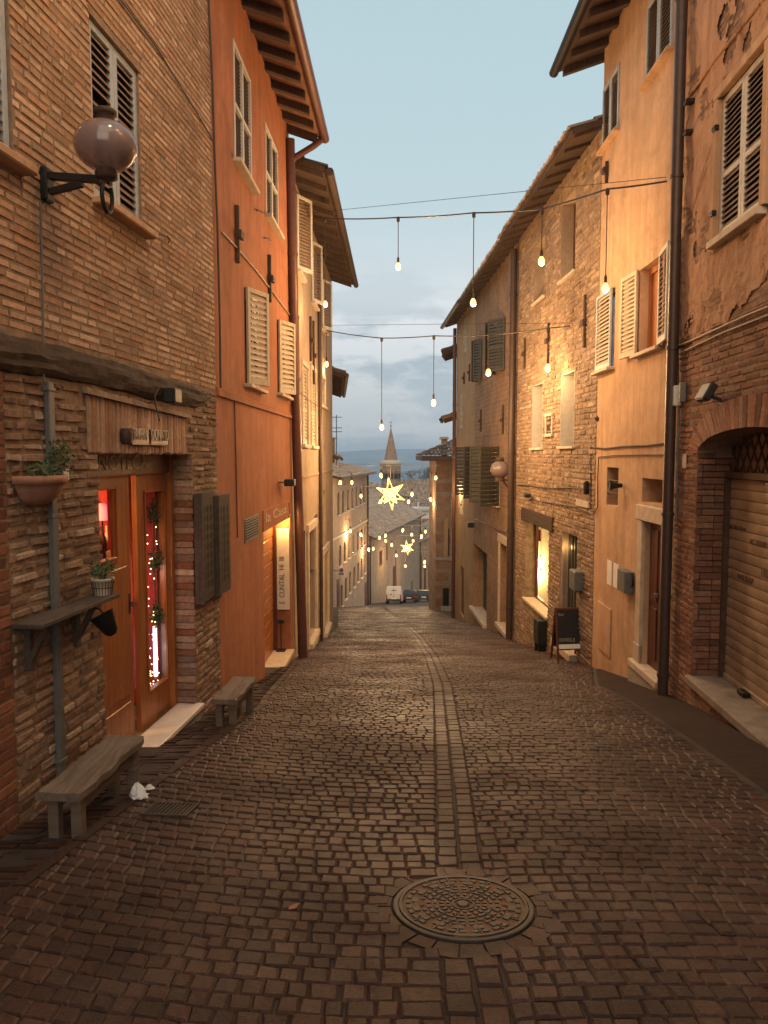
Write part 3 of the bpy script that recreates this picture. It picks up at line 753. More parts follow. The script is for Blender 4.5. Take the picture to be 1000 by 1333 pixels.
m = MB(); m.lathe([(.016, 0), (.016, .02)], 8, WA.P(u, z1, o0-.09)); m.lathe([(.016, -.02), (.016, 0)], 8, WA.P(u, z0, o0-.09)); m.build('end_cap', MT['white'], ls)
point_light('tube_light', WA.P(u, (z0+z1)/2, o0 - .07), .5, (.6, .72, 1), .03, ls)
# small sign over the door
(sa, sz0), (sb, sz1) = WA.pix(154, 579), WA.pix(212, 561)
sg = empty('carved_sign', WA.P((sa+sb)/2, sz0, .03)); tag(sg, 'small carved wooden sign with a cup on the lintel above the wine shop door', 'sign')
h = sz1 - sz0; us = [WA.pix(x, 570)[0] for x in (153, 163, 186, 188, 211)]
m = MB(WA.M()); m.bbox(us[1], us[2], .03, .055, sz0, sz1, .004); m.bbox(us[3], us[4], .03, .055, sz0, sz1, .004); m.box(us[1]+.02, us[4]-.02, .028, .034, sz0+.02, sz1-.02); m.build('board', MT['wood_red'], sg)
m = MB(WA.M()); m.lathe([(.02, 0), (.045, .03), (.045, h*.75), (.035, h*.95)], 12, (us[0]+.02, .06, sz0)); m.build('cup', MT['rust'], sg)
for t, a, b in (('TAVERN', us[1], us[2]), ('DONATO', us[3], us[4])):
    lettering(t, WA.TM(a + .008, sz0 + h*.14, .056), h*1.0, 'stone', sg, sx=(b-a-.016)/(6*.72*h)*1.02)

# wall lamp
lu, lz = WA.pix(56, 240)
L = empty('wall_lamp', WA.P(lu, lz, 0)); tag(L, 'unlit wall lamp with a mauve glass globe on a black iron bracket', 'lamp')
best = None
for i in range(200):
    o = .2 + i*.008; p = WA.P(lu, 0, o)
    r = ray(138, 190); t = p.y / r.y
    e = abs(r.x*t - p.x)
    if best is None or e < best[0]: best = (e, o, EYE + r.z*t, p.y)
go, gzz = best[1], best[2]; gd = best[3]
GR = 39 / 1000 * gd
gc = WA.P(lu, gzz, go)
m = MB(Matrix.Translation(gc)); pr = []
for i in range(17):
    a = -math.pi/2 + math.pi*i/16; pr.append((max(GR*math.cos(a), .05), GR*.8*math.sin(a)))
m.lathe(pr, 32); m.build('globe', MT['mauve'], L); m = MB(Matrix.Translation(gc)); m.lathe([(.0, .09), (.035, .07), (.045, .03), (.03, -.02), (.02, -.05), (.02, -.14)], 14); m.build('lamp_bulb', MT['white'], L)
m = MB(Matrix.Translation(gc)); m.lathe([(.055, GR*.7), (.056, GR*.92), (.062, GR*.95), (.07, GR*.98), (.07, GR*1.1), (.062, GR*1.13), (0, GR*1.14)], 20); m.build('top_cap', MT['rust'], L); m = MB(Matrix.Translation(gc)); m.lathe([(.04, -GR*1.06), (.066, -GR*1.02), (.066, -GR*.84), (.055, -GR*.7)], 20)
m.build('collar', MT['rust'], L)
zb = gzz - GR*1.0
m = MB(WA.M()); za, zb_ = WA.pix(56, 219)[1], WA.pix(56, 263)[1]
m.bbox(lu-.05, lu+.05, 0, .05, zb_, za, .012)
m.bar((lu, .03, za - .05), (lu, go - .03, zb - .01), .05, .04); m.bar((lu, .03, zb_ + .06), (lu, go*.62, zb - .03), .04, .035)
m.tube([(lu + .07*math.cos(t), go, zb - .11 + .085*math.sin(t)*1.1) for t in [math.pi*.75 + i*math.pi*1.5/14 for i in range(15)]], .014, 8)
m.build('bracket', MT['iron'], L)
# conduits on the wall
cable(WA, A, [(49, 262), (50, 320), (52, 400), (53, 497)], .02, .007, 'pipe_grey', 'lamp_cable')
(u0, z1), (u1, z0) = WA.pix(57, 497), WA.pix(75, 1050); 
m = MB(WA.M()); m.bbox(u0-.035, u0+.035, .012, .05, z0, z1, .006); zz = z0 + .3
while zz < z1: m.bbox(u0-.045, u0+.045, .01, .055, zz, zz+.025, .003); zz += .8
m.build('conduit', MT['pipe_grey'], A)
cable(WA, A, [(150, -5), (200, 60), (262, 160), (276, 185)], .02, .007); cable(WA, A, [(269, -5), (274, 100), (277, 200), (281, 300), (284, 420), (285, 505)], .02, .012, 'cord')
cable(WA, A, [(203, 305), (214, 308), (217, 312), (215, 316)], .03, .007, 'rust', 'shutter_hook')
# floodlight on the beam
(fu, fz) = WA.pix(204, 514); m = MB(WA.M()); m.bbox(fu-.02, fu+.16, .06, .17, fz-.07, fz+.06, .012); fl = m.build('floodlight', MT['black'], A)
cable(WA, fl, [(192, 505), (186, 515), (188, 530), (193, 548)], .1, .006)
# perforated wooden shutters by the door
for xl, xr, yt, yb in ((249, 269, 642, 788), (272, 291, 645, 778)):
    r = WA.rect(xl, xr, yt, yb); w = r[1] - r[0]; m = MB(WA.M(r[0], r[2], .03)); H = r[3] - r[2]
    m.bbox(0, w, 0, .05, 0, H, .006); m.box(0, .06, .05, .085, 0, H)
    p = m.build('perforated_shutter', MT['shelfwood'], A); m = MB(WA.M(r[0], r[2], .03))
    nr = 9
    for i in range(nr):
        for j in range(3):
            cx = .1 + (w-.14)*(j+.5)/3; cz = .12 + (H-.24)*(i+.5)/nr; q = (w-.14)/3*.36
            m.add([(cx + q*math.cos(t), .0515, cz + q*1.15*math.sin(t)) for t in [math.pi/3*k for k in range(6)]], [(0,1,2,3,4,5)])
    m.build('hole', MT['dark'], p)
# planter on the wall
(pu, pz0), (_, pz1) = WA.pix(50, 655), WA.pix(50, 618)
a, b = WA.pix(24, 620, .12)[0], WA.pix(80, 620, .12)[0]; rw = (b - a)/2*.95; pu = (a+b)/2 + .1
P = empty('wall_planter', WA.P(pu, pz0, 0)); tag(P, 'half round terracotta planter with a leafy plant fixed to the brick wall', 'planter')
m = MB(WA.M(pu, 0, 0)); H = pz1 - pz0; prof = [(.05, pz0 - .01), (.4, pz0 + .0), (.66, pz0 + H*.2), (.84, pz0 + H*.52), (.9, pz1 - .05), (1.0, pz1 - .045), (1.0, pz1), (.92, pz1), (.9, pz1 - .03)]
vs = [(rw*r*math.cos(t), .012 + rw*.85*r*math.sin(t), z) for r, z in prof for t in [math.pi*k/16 for k in range(17)]]
m.add(vs, [(i*17+k, i*17+k+1, i*17+18+k, i*17+17+k) for i in range(len(prof)-1) for k in range(16)], smooth=True)
m.add([(rw*.9*math.cos(math.pi*k/16), .012 + rw*.8*math.sin(math.pi*k/16), pz1 - .03) for k in range(17)], [tuple(range(17))]); m.build('bowl', MT['terracotta'], P)
m = MB(WA.M(pu, 0, 0)); foliage(m, (-.02, rw*.45, pz1 + .02), (rw*.8, rw*.4, .06), 120, .02); foliage(m, (rw*.75, rw*.4, pz1 + .1), (rw*.35, .09, .12), 190, .02)
for q in range(7): m.tube([(rw*.3, rw*.4, pz1-.03), (rw*.55, rw*.4, pz1+.06), (rw*.75+R.uniform(-.08,.08), rw*.4+R.uniform(-.06,.06), pz1+R.uniform(.1,.2))], .004, 4)
m.build('plant', MT['leaf'], P)
m = MB(WA.M(pu, 0, 0)); m.box(rw*.78, rw*1.08, rw*.5, rw*.51, pz1-.035, pz1+.035); m.build('tag', MT['white'], P)
# shelf with pot
(s0, sz) = WA.pix(18, 817, .0); (s1, sz1) = WA.pix(128, 783, 0.0)
zsf = (WA.pix(56, 815, .2)[1] + WA.pix(157, 775, .2)[1])/2
S = empty('wall_shelf', WA.P((s0+s1)/2, zsf, 0)); tag(S, 'narrow weathered wooden shelf on two struts below the wall planter', 'shelf')
sa, sb = WA.pix(54, 816, .2)[0], WA.pix(157, 776, .2)[0]
m = MB(WA.M()); m.bbox(sa, sb, .01, .2, zsf-.016, zsf+.016, .006); m.build('board', MT['shelfwood'], S)
for u in (sa + .15, sb - .32):
    m = MB(WA.M()); m.bbox(u-.025, u+.025, .0, .05, zsf-.3, zsf-.02, .005); m.bar((u, .03, zsf-.26), (u, .15, zsf-.03), .04, .03); m.build('strut', MT['shelfwood'], S)
pu_ = WA.pix(134, 775, .11)[0]
PT = empty('plant_pot', WA.P(pu_, zsf+.016, .11)); tag(PT, 'round slatted whitewashed pot with a small plant on the wooden wall shelf', 'plant pot')
m = MB(Matrix.Translation(PT.location)); m.lathe([(.058, 0), (.075, .1), (.08, .102), (.08, .118), (.07, .118), (.068, .1)], 20)
m.build('pot', MT['stone'], PT); m = MB(Matrix.Translation(PT.location))
for k in range(20):
    t = 2*math.pi*k/20; m.bar((.0605*math.cos(t), .0605*math.sin(t), .002), (.0765*math.cos(t), .0765*math.sin(t), .099), .006, .003)
m.lathe([(.07, .05), (.0715, .056)], 20); m.build('slat_lines', MT['rust'], PT)
m = MB(Matrix.Translation(PT.location)); foliage(m, (0, 0, .17), (.09, .09, .06), 90, .024)
for q in range(9): m.tube([(0,0,.08), (R.uniform(-.06,.06), R.uniform(-.06,.06), .2)], .004, 4)
m.build('plant', MT['leaf'], PT)
bu, bz = WA.pix(138, 810, .2); B_ = empty('ash_bowl', WA.P(bu, bz, .2)); tag(B_, 'black metal bowl tilted and hooked below the end of the wall shelf', 'bowl')
m = MB(Matrix.Translation(B_.location) @ Matrix.Rotation(-.5, 4, 'Y')); m.lathe([(.02, -.1), (.045, -.08), (.085, .06), (.09, .065), (.08, .055), (.04, -.07)], 18); m.build('bowl', MT['iron'], B_)
m = MB(); m.tube([B_.location + Vector((0,0,.05)), B_.location + Vector((-.03,-.04,.1)), WA.P(bu-.1, zsf-.02, .15)], .006, 5); m.build('hook', MT['iron'], B_)

# ------------------------------------------------------------------ B: orange plaster house
B = empty('orange_house', base_of(WB, 3)); tag(B, 'orange plastered house with barred upper windows and a lit doorway on the left', 'building')
zBe = at_depth(415, 178, 13.7).z
LB = WB.len
t1, t2 = WB.rect(304, 326, 52, 205), WB.rect(345.5, 361, 160, 278)
lw1 = (WB.pix(319, 440)[0], WB.pix(319, 440)[0] + 1.0) + (WB.pix(319, 499)[1], WB.pix(319, 374)[1])
lw2 = (WB.pix(361, 460)[0], WB.pix(361, 460)[0] + 1.0) + (WB.pix(361, 511)[1], WB.pix(361, 416)[1])
ob = WB.rect(344, 378.5, 668, 897); obz = WB.pix(350, 896)[1]; ob = (ob[0], ob[1], obz, ob[3])
hB = [t1 + (.1,), t2 + (.1,), lw1 + (.15,), lw2 + (.15,), ob + (.34,)]
shell(WB, .003, LB, -4.2, zBe + .15, hB, MT['orange'], B)
roof(WB, B, 0, LB - .05, zBe, .57, rafter=.52, raft=(.1, .12), gutter='pipe_red', mat='tiles_d', und='soffit')
for r in (t1, t2):
    h = panel(WB, B, r, -.09, 'glass_dark', 'window'); m = MB(WB.M(0, 0, 0)); fw = .045
    m.box(r[0], r[0]+fw, -.05, .012, r[2], r[3]); m.box(r[1]-fw, r[1], -.05, .012, r[2], r[3]); um = (r[0]+r[1])/2; m.box(um-fw*.7, um+fw*.7, -.048, .01, r[2], r[3])
    zm = r[2] + (r[3]-r[2])*.47
    for z in (r[2], zm, r[3]-fw): m.box(r[0]+fw, um-fw*.7, -.05, .008, z, z+fw); m.box(um+fw*.7, r[1]-fw, -.05, .008, z, z+fw)
    m.build('frame', MT['shut_white'], h); m = MB(WB.M())
    for a, b in ((r[0]+fw, um-fw*.7), (um+fw*.7, r[1]-fw)):
        n = 11
        for i in range(n): 
            u = a + (b-a)*(i+.5)/n; m.box(u-.006, u+.006, -.035, -.025, r[2]+fw, r[3]-fw)
        k = int((r[3]-r[2])/.045)
        for i in range(k): z = r[2] + (r[3]-r[2])*(i+.5)/k; m.box(a, b, -.0245, -.018, z-.006, z+.006)
    m.build('grille', MT['rust'], h); sill(WB, h, r, 'stone', .1, .08, .05)
for r, sw in ((lw1, .5), (lw2, .5)):
    h = panel(WB, B, r, -.14, 'glass_dark', 'window'); leaf(WB, h, r[0], r[2], sw, r[3]-r[2], .03, math.radians(22), 'shut_beige', None, .075, False, .06)
    leaf(WB, h, r[1]-sw, r[2], sw-.02, r[3]-r[2], -.02, 0, 'shut_beige', None, .075, False, .06); sill(WB, h, r, 'stone', .1, .1, .05)
for px, a, b in ((306.5, 268, 342), (349, 332, 393), (376, 368, 418)): tie(WB, B, px, a, b, .055)
zc = [WB.pix(287, 511), WB.pix(385, 541)]
m = MB(WB.M()); m.bbox(.02, LB-.05, .0, .035, zc[0][1]-.05, zc[0][1]+.01, .006); m.bbox(.02, LB-.05, .0, .02, zc[0][1]+.011, zc[0][1]+.05, .006); m.build('string_course', MT['orange'], B)
cable(WB, B, [(304, 522), (306, 600), (308, 700)], .012, .008, 'pipe_red'); cable(WB, B, [(287, 302), (306, 322), (330, 350), (355, 382), (382, 418)], .02, .012, 'cordl')
for x, y in ((337, 275), (348, 311)): cable(WB, B, [(x-6, y-1), (x, y), (x+2, y+2)], .03, .01, 'rust', 'shutter_hook')
gr = WB.rect(318, 336, 676, 708); m = MB(WB.M()); a, b, c, d = gr
m.box(a, b, .002, .012, c, c+.02); m.box(a, b, .002, .012, d-.02, d); m.box(a, a+.02, .002, .012, c+.02, d-.02); m.box(b-.02, b, .002, .012, c+.02, d-.02)
for i in range(8): z = c+.02 + (d-c-.04)*(i+.5)/8; m.box(a+.02, b-.02, .004, .02, z-.008, z+.006)
g = m.build('vent_grille', MT['zinc'], B); panel(WB, g, (a+.01, b-.01, c+.01, d-.01), .0035, 'dark', 'vent_back')
# doorway: side door leaf, menu board on the far reveal, lamp, step
bo = MB(WB.M()); a, b, c, d = ob
m = bo; n = 13
for i in range(n):
    z0, z1 = c + (d-c)*i/n, c + (d-c)*(i+1)/n; m.bbox(a+.02, b-.03, -.34, -.3, z0+.006, z1-.002, .012)
sd = m.build('door', MT['wood_door'], B)
m = MB(WB.M()); m.box(b-.09, b-.02, -.3, -.24, c, d); m.build('door_frame', MT['wood_red'], B)
fb = [WB.pix(338, 668), WB.pix(366, 651)]; m = MB(WB.M())
za, zb_ = WB.pix(343, 664)[1], WB.pix(343, 692)[1]
m.bbox(a-.06, b-.28, -.02, .02, zb_, za, .004); fs_ = m.build('fascia_sign', MT['orange'], B)
lettering('la Casa', WB.TM(a + .05, zb_ + .08, .021), .2, 'shut_beige', fs_, sx=(b-a-.42)/(.2*3.1))
m = MB(WB.M(b - .012, 0, 0)); (q0, mz1), (q1, mz0) = WB.pix(362, 698), WB.pix(362, 816)
m.box(-.02, 0, -.235, -.015, mz0, mz1); MBD = empty('menu_board', WB.P(b-.012, mz0, -.12)); tag(MBD, 'tall white board with upright lettering inside the orange house doorway', 'sign')
m.build('board', MT['white'], MBD)
up = Vector((0,0,1)); nrm = -WB.d; xr = Vector((0,0,1)); yr = nrm.cross(xr)
Mt = Matrix(((xr.x, yr.x, nrm.x, 0), (xr.y, yr.y, nrm.y, 0), (xr.z, yr.z, nrm.z, 0), (0,0,0,1)))
p = WB.P(b-.0335, mz0+.1, -.08); Mt.translation = p
lettering('E  CUNTAL  HI  III', Mt, .13, 'pipe_brown', MBD, sx=(mz1-mz0-.2)/(.13*11.5), depth=.001)
LS = empty('stand_lamp', WB.P(b-.12, c, -.16)); tag(LS, 'slim black stand with a small square head before the white menu board', 'stand')
(q, hz_) = WB.pix(368, 806, -.16); m = MB(WB.M()); m.bbox(b-.13, b-.11, -.215, -.105, hz_-.035, hz_+.035, .008); m.build('head', MT['black'], LS)
m = MB(WB.M()); m.tube([(b-.12, -.16, c+.02), (b-.12, -.16, hz_-.03)], .008, 6); m.bbox(b-.2, b-.04, -.24, -.08, c+.003, c+.025, .004); m.build('post', MT['black'], LS)
m = MB(WB.M()); m.box(a-.02, b+.01, -.3, .06, c-.06, c+.002); m.build('doorstep', MT['stone'], B)
(lu_, lz_) = WB.pix(369, 672, -.02); m = MB(WB.M()); m.tube([(b-.003, -.1, lz_+.1), (b-.1, -.08, lz_+.1), (b-.16, -.05, lz_+.06)], .012, 6); m.lathe([(.075, -.06), (.06, .02), (.03, .06)], 14, (b-.16, -.05, lz_)); m.build('door_lamp', MT['iron'], B)
point_light('door_lamp_light', WB.P(b-.2, lz_-.1, -.08), 34, (1, .55, .16), .05, B)
point_light('doorway_light', WB.P((a+b)/2-.1, d-.14, -.2), 12, (1, .55, .16), .04, B)
m = MB(WB.M()); (u, z) = WB.pix(364, 628); m.bbox(u-.05, u+.2, .08, .24, z-.06, z+.05, .01); m.bar((u-.22, .02, z+.01), (u-.02, .14, z), .03, .02); m.build('floodlight', MT['black'], B)
m = MB(WB.M()); m.tube([(LB - .3, .06, zBe - .1), (LB - .02, .1, EYE), (LB + .3, .15, -2.9)], .085, 10)
for t in (.15, .35, .55, .75): q = Vector((LB - .3, .06, zBe - .1)).lerp(Vector((LB - .02, .1, EYE)), t); m.tube([q, q - Vector((-.002, 0, .05))], .1, 10)
m.build('drainpipe', MT['pipe_red'], B)
m = MB(); p0 = WB.P(LB-.1, zBe-.02, .6); p1 = WB.P(LB-.3, zBe-.45, .06); m.tube([p0, p0+(p1-p0)*.3+Vector((0,0,-.02)), p1, p1-Vector((0,0,.3))], .055, 8); m.build('downpipe_elbow', MT['pipe_red'], B)
# black upright sign with white letters
(vu, vz1), (_, vz0) = WC.pix(397, 696, .1), WC.pix(399, 792, .1)
vu = .25
VS = empty('hanging_sign', WC.P(vu, vz0, .1)); tag(VS, 'narrow black upright sign with white letters beside the orange house drainpipe', 'sign')
z1_ = WC.pix(398, 690, .2)[1]; z0_ = WC.pix(399, 850, .2)[1]
m = MB(WC.M()); m.bbox(vu-.03, vu+.01, .05, .2, z0_, z1_, .006); m.build('board', MT['black'], VS)
ch = 'ILCORTEGIANO'; n = len(ch); hh = (z1_-z0_)*.62/n
xx = Vector((1,0,0)); 
for i, c_ in enumerate('AUFEEOI. B'):
    hh = (z1_-z0_)*.62/10; p = WC.P(vu-.032, z1_ - .08 - hh*(i+1), .13)
    Ml = Matrix(((1,0,0,p.x),(0,0,-1,p.y),(0,1,0,p.z),(0,0,0,1))); lettering(c_, Ml, hh*.62, 'white', VS, 'letter', .002, 'CENTER')

# ------------------------------------------------------------------ C: stone and plaster house after the orange one
C = empty('stone_house', base_of(WC, 4)); tag(C, 'tall sand coloured house with white shutters beyond the orange house', 'building')
zCe = at_depth(457, 370, 22.8).z
LC = WC.len
def winC(xl, xr, yt, yb, dp=.15): return WC.rect(xl, xr, yt, yb)
spec = [(.85, 1.75, 252, 350, 385), (3.45, 4.35, 313, 392, 405), (5.95, 6.8, 363, 427, 419)]
def rC(s):
    return (s[0], s[1], at_depth(s[4], s[3], 13.85 + s[0]).z, at_depth(s[4], s[2], 13.85 + s[0]).z)
low = [(393.5, 400.5, 474, 578), (405, 411, 480, 580), (417, 423, 490, 526)]
dk = [(409, 413.5, 672, 742), (420.5, 424, 640, 720)]
doors = [(400.5, 410, 693, 842), (420.5, 426.5, 722, 822)]
hC = []
for s in spec: hC.append(rC(s) + (.14,))
for s in low + dk: hC.append(WC.rect(*s) + (.14,))
dC = []
for s in doors:
    r = WC.rect(*s); g0 = WC.gz(r[0]); dC.append((r[0], r[1], g0 + .1, r[3]))
for r in dC: hC.append(r + (.22,))
shell(WC, .003, LC, -5.5, zCe + .12, hC, MT['sand'], C)
roof(WC, C, .02, LC, zCe, .64, rafter=.7, gutter='rust', und='wood_roof', mat='tiles_d', ext=(0, .05))
for i, s in enumerate(spec):
    r = rC(s); h = panel(WC, C, r, -.13, 'glass_dark', 'window')
    leaf(WC, h, r[0], r[2], .5, r[3]-r[2], .02, math.radians((28, 21, 23)[i]), 'shut_white', 'slat_dark', .06, False)
    if i < 2: leaf(WC, h, r[1]-.42, r[2], .42, r[3]-r[2], -.03, 0, 'shut_white', None, .06, False)
    sill(WC, h, r, 'stone', .1)
for s in low:
    r = WC.rect(*s); closed_pair(WC, C, r, -.03, 'shut_beige', 'shut_beige', 2, pitch=.07)
    m = MB(WC.M()); e = .09
    m.box(r[0]-e, r[0]-.002, -.01, .025, r[2], r[3]); m.box(r[1]+.002, r[1]+e, -.01, .025, r[2], r[3]); m.box(r[0]-e, r[1]+e, -.01, .03, r[3]+.002, r[3]+e); m.box(r[0]-e-.04, r[1]+e+.04, -.01, .07, r[2]-.07, r[2]-.002); m.build('window_surround', MT['stone'], C)
for s in dk: framed(WC, C, WC.rect(*s), -.12, .06, .04, 'wood_red')
for r in dC:
    m = MB(WC.M()); e = .16
    m.bbox(r[0]-e, r[0]-.002, -.01, .05, r[2]-.4, r[3], .008); m.bbox(r[1]+.002, r[1]+e, -.01, .05, r[2]-.4, r[3], .008); m.bbox(r[0]-e-.03, r[1]+e+.03, -.01, .06, r[3]+.002, r[3]+.18, .008); m.bbox(r[0]-.02, r[1]+.02, -.2, .12, r[2]-.14, r[2]-.002, .008); m.build('door_surround', MT['stone'], C)
    wbox(WC, C, r[0], r[1], r[2], r[3], -.21, -.16, 'wood_red', 'door')
for px, a, b in ((403, 412, 470), (407, 418, 500)): tie(WC, C, px, a, b, .05)
u = WC.pix(414, 600)[0]; pipe(WC, C, u, -4, zCe-.2, .06, .045, 'pipe_brown')
(u, z) = WC.pix(410, 617); m = MB(WC.M()); m.bbox(.5, LC-.02, .0, .03, z-.03, z+.02, .005); m.build('string_course', MT['sand'], C)
cable(WC, C, [(386, 508), (400, 520), (415, 530), (431, 538)], .02, .01)
# ------------------------------------------------------------------ E: brick garage building, right foreground
E = empty('garage_building', base_of(WE, 8)); tag(E, 'rough brick building at right with an arched garage entrance and roller shutter', 'building')
LE = WE.len
au1, az0 = WE.pix(900, 880)           # far jamb and height of the sill
spring = WE.pix(901, 590)[1]; crown = WE.pix(975, 556)[1]
aw = 2.5; au0 = au1 - aw; auc = (au0 + au1) / 2; DG = .34
rise = crown - spring
def arch_z(u): t = max(0, 1 - ((u - auc) / (aw/2)) ** 2); return spring + rise * math.sqrt(t)
ew = WE.rect(940, 1035, 129, 312)
u_l, zt_ = WE.pix(941, 128); _, zb_ = WE.pix(939, 311)
ew = (u_l - 1.05, u_l, zb_, zt_)
ghole = (au0, au1, az0, crown + .25, DG)
hE = [ew + (.16,), (au0, au1, az0, crown + .3, 0.0)]
shell(WE, 0, LE, -2.4, 9.5, hE, MT['mortard'], E, depth=5)
# arch spandrels, jambs and vault
m = MB(WE.M()); N = 24; pts = [au0 + aw*(1-math.cos(math.pi*i/N))/2 for i in range(N+1)]
for a, b in zip(pts, pts[1:]):
    za, zb2 = arch_z(a), arch_z(b)
    m.quad((a, 0, za), (b, 0, zb2), (b, 0, crown+.3), (a, 0, crown+.3)); m.quad((a, 0, za), (b, 0, zb2), (b, -DG-.1, zb2), (a, -DG-.1, za))
m.build('arch', MT['mortard'], E)
zpl = WE.pix(940, 420)[1]
palE = [(.27,.125,.075), (.23,.105,.065), (.31,.15,.09), (.2,.095,.06), (.29,.165,.105), (.25,.13,.085)]
palEU = [(.36,.2,.115), (.26,.13,.07), (.35,.2,.115), (.28,.16,.1), (.22,.11,.06)]
RV = .29
ring = [(auc + (aw/2+RV)*math.cos(t), spring + (rise+RV)*math.sin(t)) for t in [math.pi*i/24 for i in range(25)]]
archpoly = ring + [(au0-RV, spring-.02), (au0-RV, spring), (au1+RV, spring)]
archpoly = [(auc + (aw/2+RV)*math.cos(math.pi*i/24), spring - .001 + (rise+RV)*math.sin(math.pi*i/24)) for i in range(25)]
veneer(WE, 0, LE - .005, -2.0, zpl, [(au0, au1, az0 - .02, spring)], palE, E, MT['brickr'], bl=.28, bh=.068, jt=.014, out=(.003, .014), skew=.0035, zjit=.08, polys=[archpoly], name='lower_brickwork', skipf=.02)
# patchy plaster over the upper floor, bricks showing at its lower edge
pz = WE.pix(885, 452)[1]
m = MB(WE.M()); NU, NZ = 330, 230; u_a, u_b = 4.5, LE - .006; z_a, z_b = zpl - .12, 9.3
grid = {}
def pz_o(u, z): return .012 + .02*nse(u*1.6, z*1.6) + .012*nse(u*6, z*6, 3)
for i in range(NU):
    for j in range(NZ):
        u = u_a + (u_b-u_a)*i/NU; u2 = u_a + (u_b-u_a)*(i+1)/NU; z = z_a + (z_b-z_a)*j/NZ; z2 = z_a + (z_b-z_a)*(j+1)/NZ
        if u2 > ew[0]-.12 and u < ew[1]+.12 and z2 > ew[2]-.1 and z < ew[3]+.1: continue
        q = nse(u*.9, z*.9, 9)
        if z < zpl + .25 and q > (z-zpl)*1.5: continue
        if q > .42: continue
        m.add([(a, pz_o(a, b), b) for a, b in ((u, z), (u2, z), (u2, z2), (u, z2))], [(0,1,2,3)], smooth=True)
m.build('patchy_plaster', MT['roughp'], E)
veneer(WE, 4.2, LE - .005, zpl, 9.2, [ew], palEU, E, MT['brick'], bl=.28, bh=.065, jt=.012, out=(.001, .006), skew=.003, name='upper_brickwork')
# voussoirs
m = MB(WE.M()); n = 46
for i in range(n):
    t0, t1 = math.pi*(i+.06)/n, math.pi*(i+.94)/n; c = R.choice(palE); k = R.uniform(.85, 1.2); c = tuple(x*k*1.1 for x in c); o = R.uniform(.008, .02)
    q = []
    for o_ in (o, -.1):
        for t, rr in ((t0, 0), (t1, 0), (t1, RV), (t0, RV)): q.append((auc + (aw/2+rr)*math.cos(t), o_, spring + (rise+rr)*math.sin(t)))
    m.add(q, [(0,1,2,3), (0,4,5,1), (1,5,6,2), (2,6,7,3), (3,7,4,0)], col=c)
m.build('voussoirs', MT['brickr'], E)
# jamb bricks of the far side
for uj, s in ((au1, 1), (au0, -1)):
    m = MB(WE.M())
    z = az0 + .004
    while z < spring:
        h = R.uniform(.06, .075); o = 0
        o = -DG - .1
        while o < .0:
            L = R.choice([.13, .26]); o2 = min(o + L, .012); c = R.choice(palE); kk = R.uniform(.6, .95); c = tuple(x*kk for x in c); d = R.uniform(0, .008)
            x0, x1 = (uj - .01 + d, uj + .05) if s > 0 else (uj - .05, uj + .01 - d)
            m.box(x0, x1, o, o2 - .008, z, z + h - .01, col=c, skew=.002); o = o2
        z += h
    m.build('jamb', MT['brickr'], E)
m = MB(WE.M()); m.bbox(au0 - .05, au1 + .05, -DG - .05, .06, az0 - .09, az0 + .003, .012); m.build('sill_step', MT['sillstone'], E)
# roller shutter
ztop = WE.pix(943, 612, -DG)[1]
m = MB(WE.M()); z = az0 + .06; k = 0
m.bbox(au0 + .003, au1 - .004, -DG - .06, -DG + .02, az0 + .006, az0 + .06, .006)
while z < ztop - .08:
    z2 = z + .105; nprof = 6; pr = []
    for i in range(nprof + 1): t = i/nprof; pr.append((-DG + .004*math.sin(math.pi*t), z + (z2 - z - .012)*t))
    pr.append((-DG - .014, z2 - .009)); pr.append((-DG - .014, z2))
    vs = [(u, o, zz) for o, zz in pr for u in (au0 + .05, au1 - .05)]
    m.add(vs, [(2*i, 2*i+1, 2*i+3, 2*i+2) for i in range(len(pr)-1)]); z = z2
zr_top = z
rs = m.build('roller_shutter', MT['roller'], E)
m = MB(WE.M()); m.bbox(au1 - .05, au1 - .005, -DG - .05, -.28, az0 + .004, zr_top, .006); m.bbox(au0 + .005, au0 + .05, -DG - .05, -.28, az0 + .004, zr_top, .006); m.bbox(au0, au1 - .004, -DG - .08, -DG + .06, zr_top, zr_top + .07, .006); m.build('shutter_rails', MT['rust'], rs)
for x, y, t, s in ((948, 685, 'Carta Sara e Bozza', .06), (976, 707, 'AC 333 83', .085), (960, 752, 'NAILSNAP', .085), (990, 748, '1983', .1)):
    u, z = WE.pix(x, y, -DG + .01); lettering(t, WE.TM(u, z - s*.3, -DG + .010), s, 'rust', rs, depth=.001, name='scrawl')
m = MB(WE.M()); (u, z) = WE.pix(968, 899, -DG + .06); m.bbox(u - .09, u + .07, -DG + .022, -DG + .1, az0 + .006, az0 + .06, .012); m.build('shutter_lock', MT['iron'], rs)
# lattice over it
m = MB(WE.M()); zl0 = zr_top + .07; st = .17
zz_back = -DG + .0
for s in (1, -1):
    u = au0 - 2
    while u < au1 + 2:
        segs = []; 
        pa = None
        for i in range(61):
            t = i/60; x = u + s*t*.9*1.0; z = zl0 + t*1.3
            ok = au0 + .02 < x < au1 - .02 and z < arch_z(x) - .0
            if ok and pa is None: pa = (x, z)
            if ok: pb = (x, z)
        if pa and pb and pb[1] - pa[1] > .03 and pb[1] > pa[1]: m.bar((pa[0], zz_back + .01*s, pa[1]), (pb[0], zz_back + .01*s, pb[1]), .016, .016, (0,1,0))
        u += st
m.build('lattice', MT['rust'], E)
bk = MB(WE.M()); bk.quad((au0, -DG - .09, zl0 - .1), (au1, -DG - .09, zl0 - .1), (au1, -DG - .09, crown), (au0, -DG - .09, crown)); bk.build('fanlight', MT['roughp'], E)
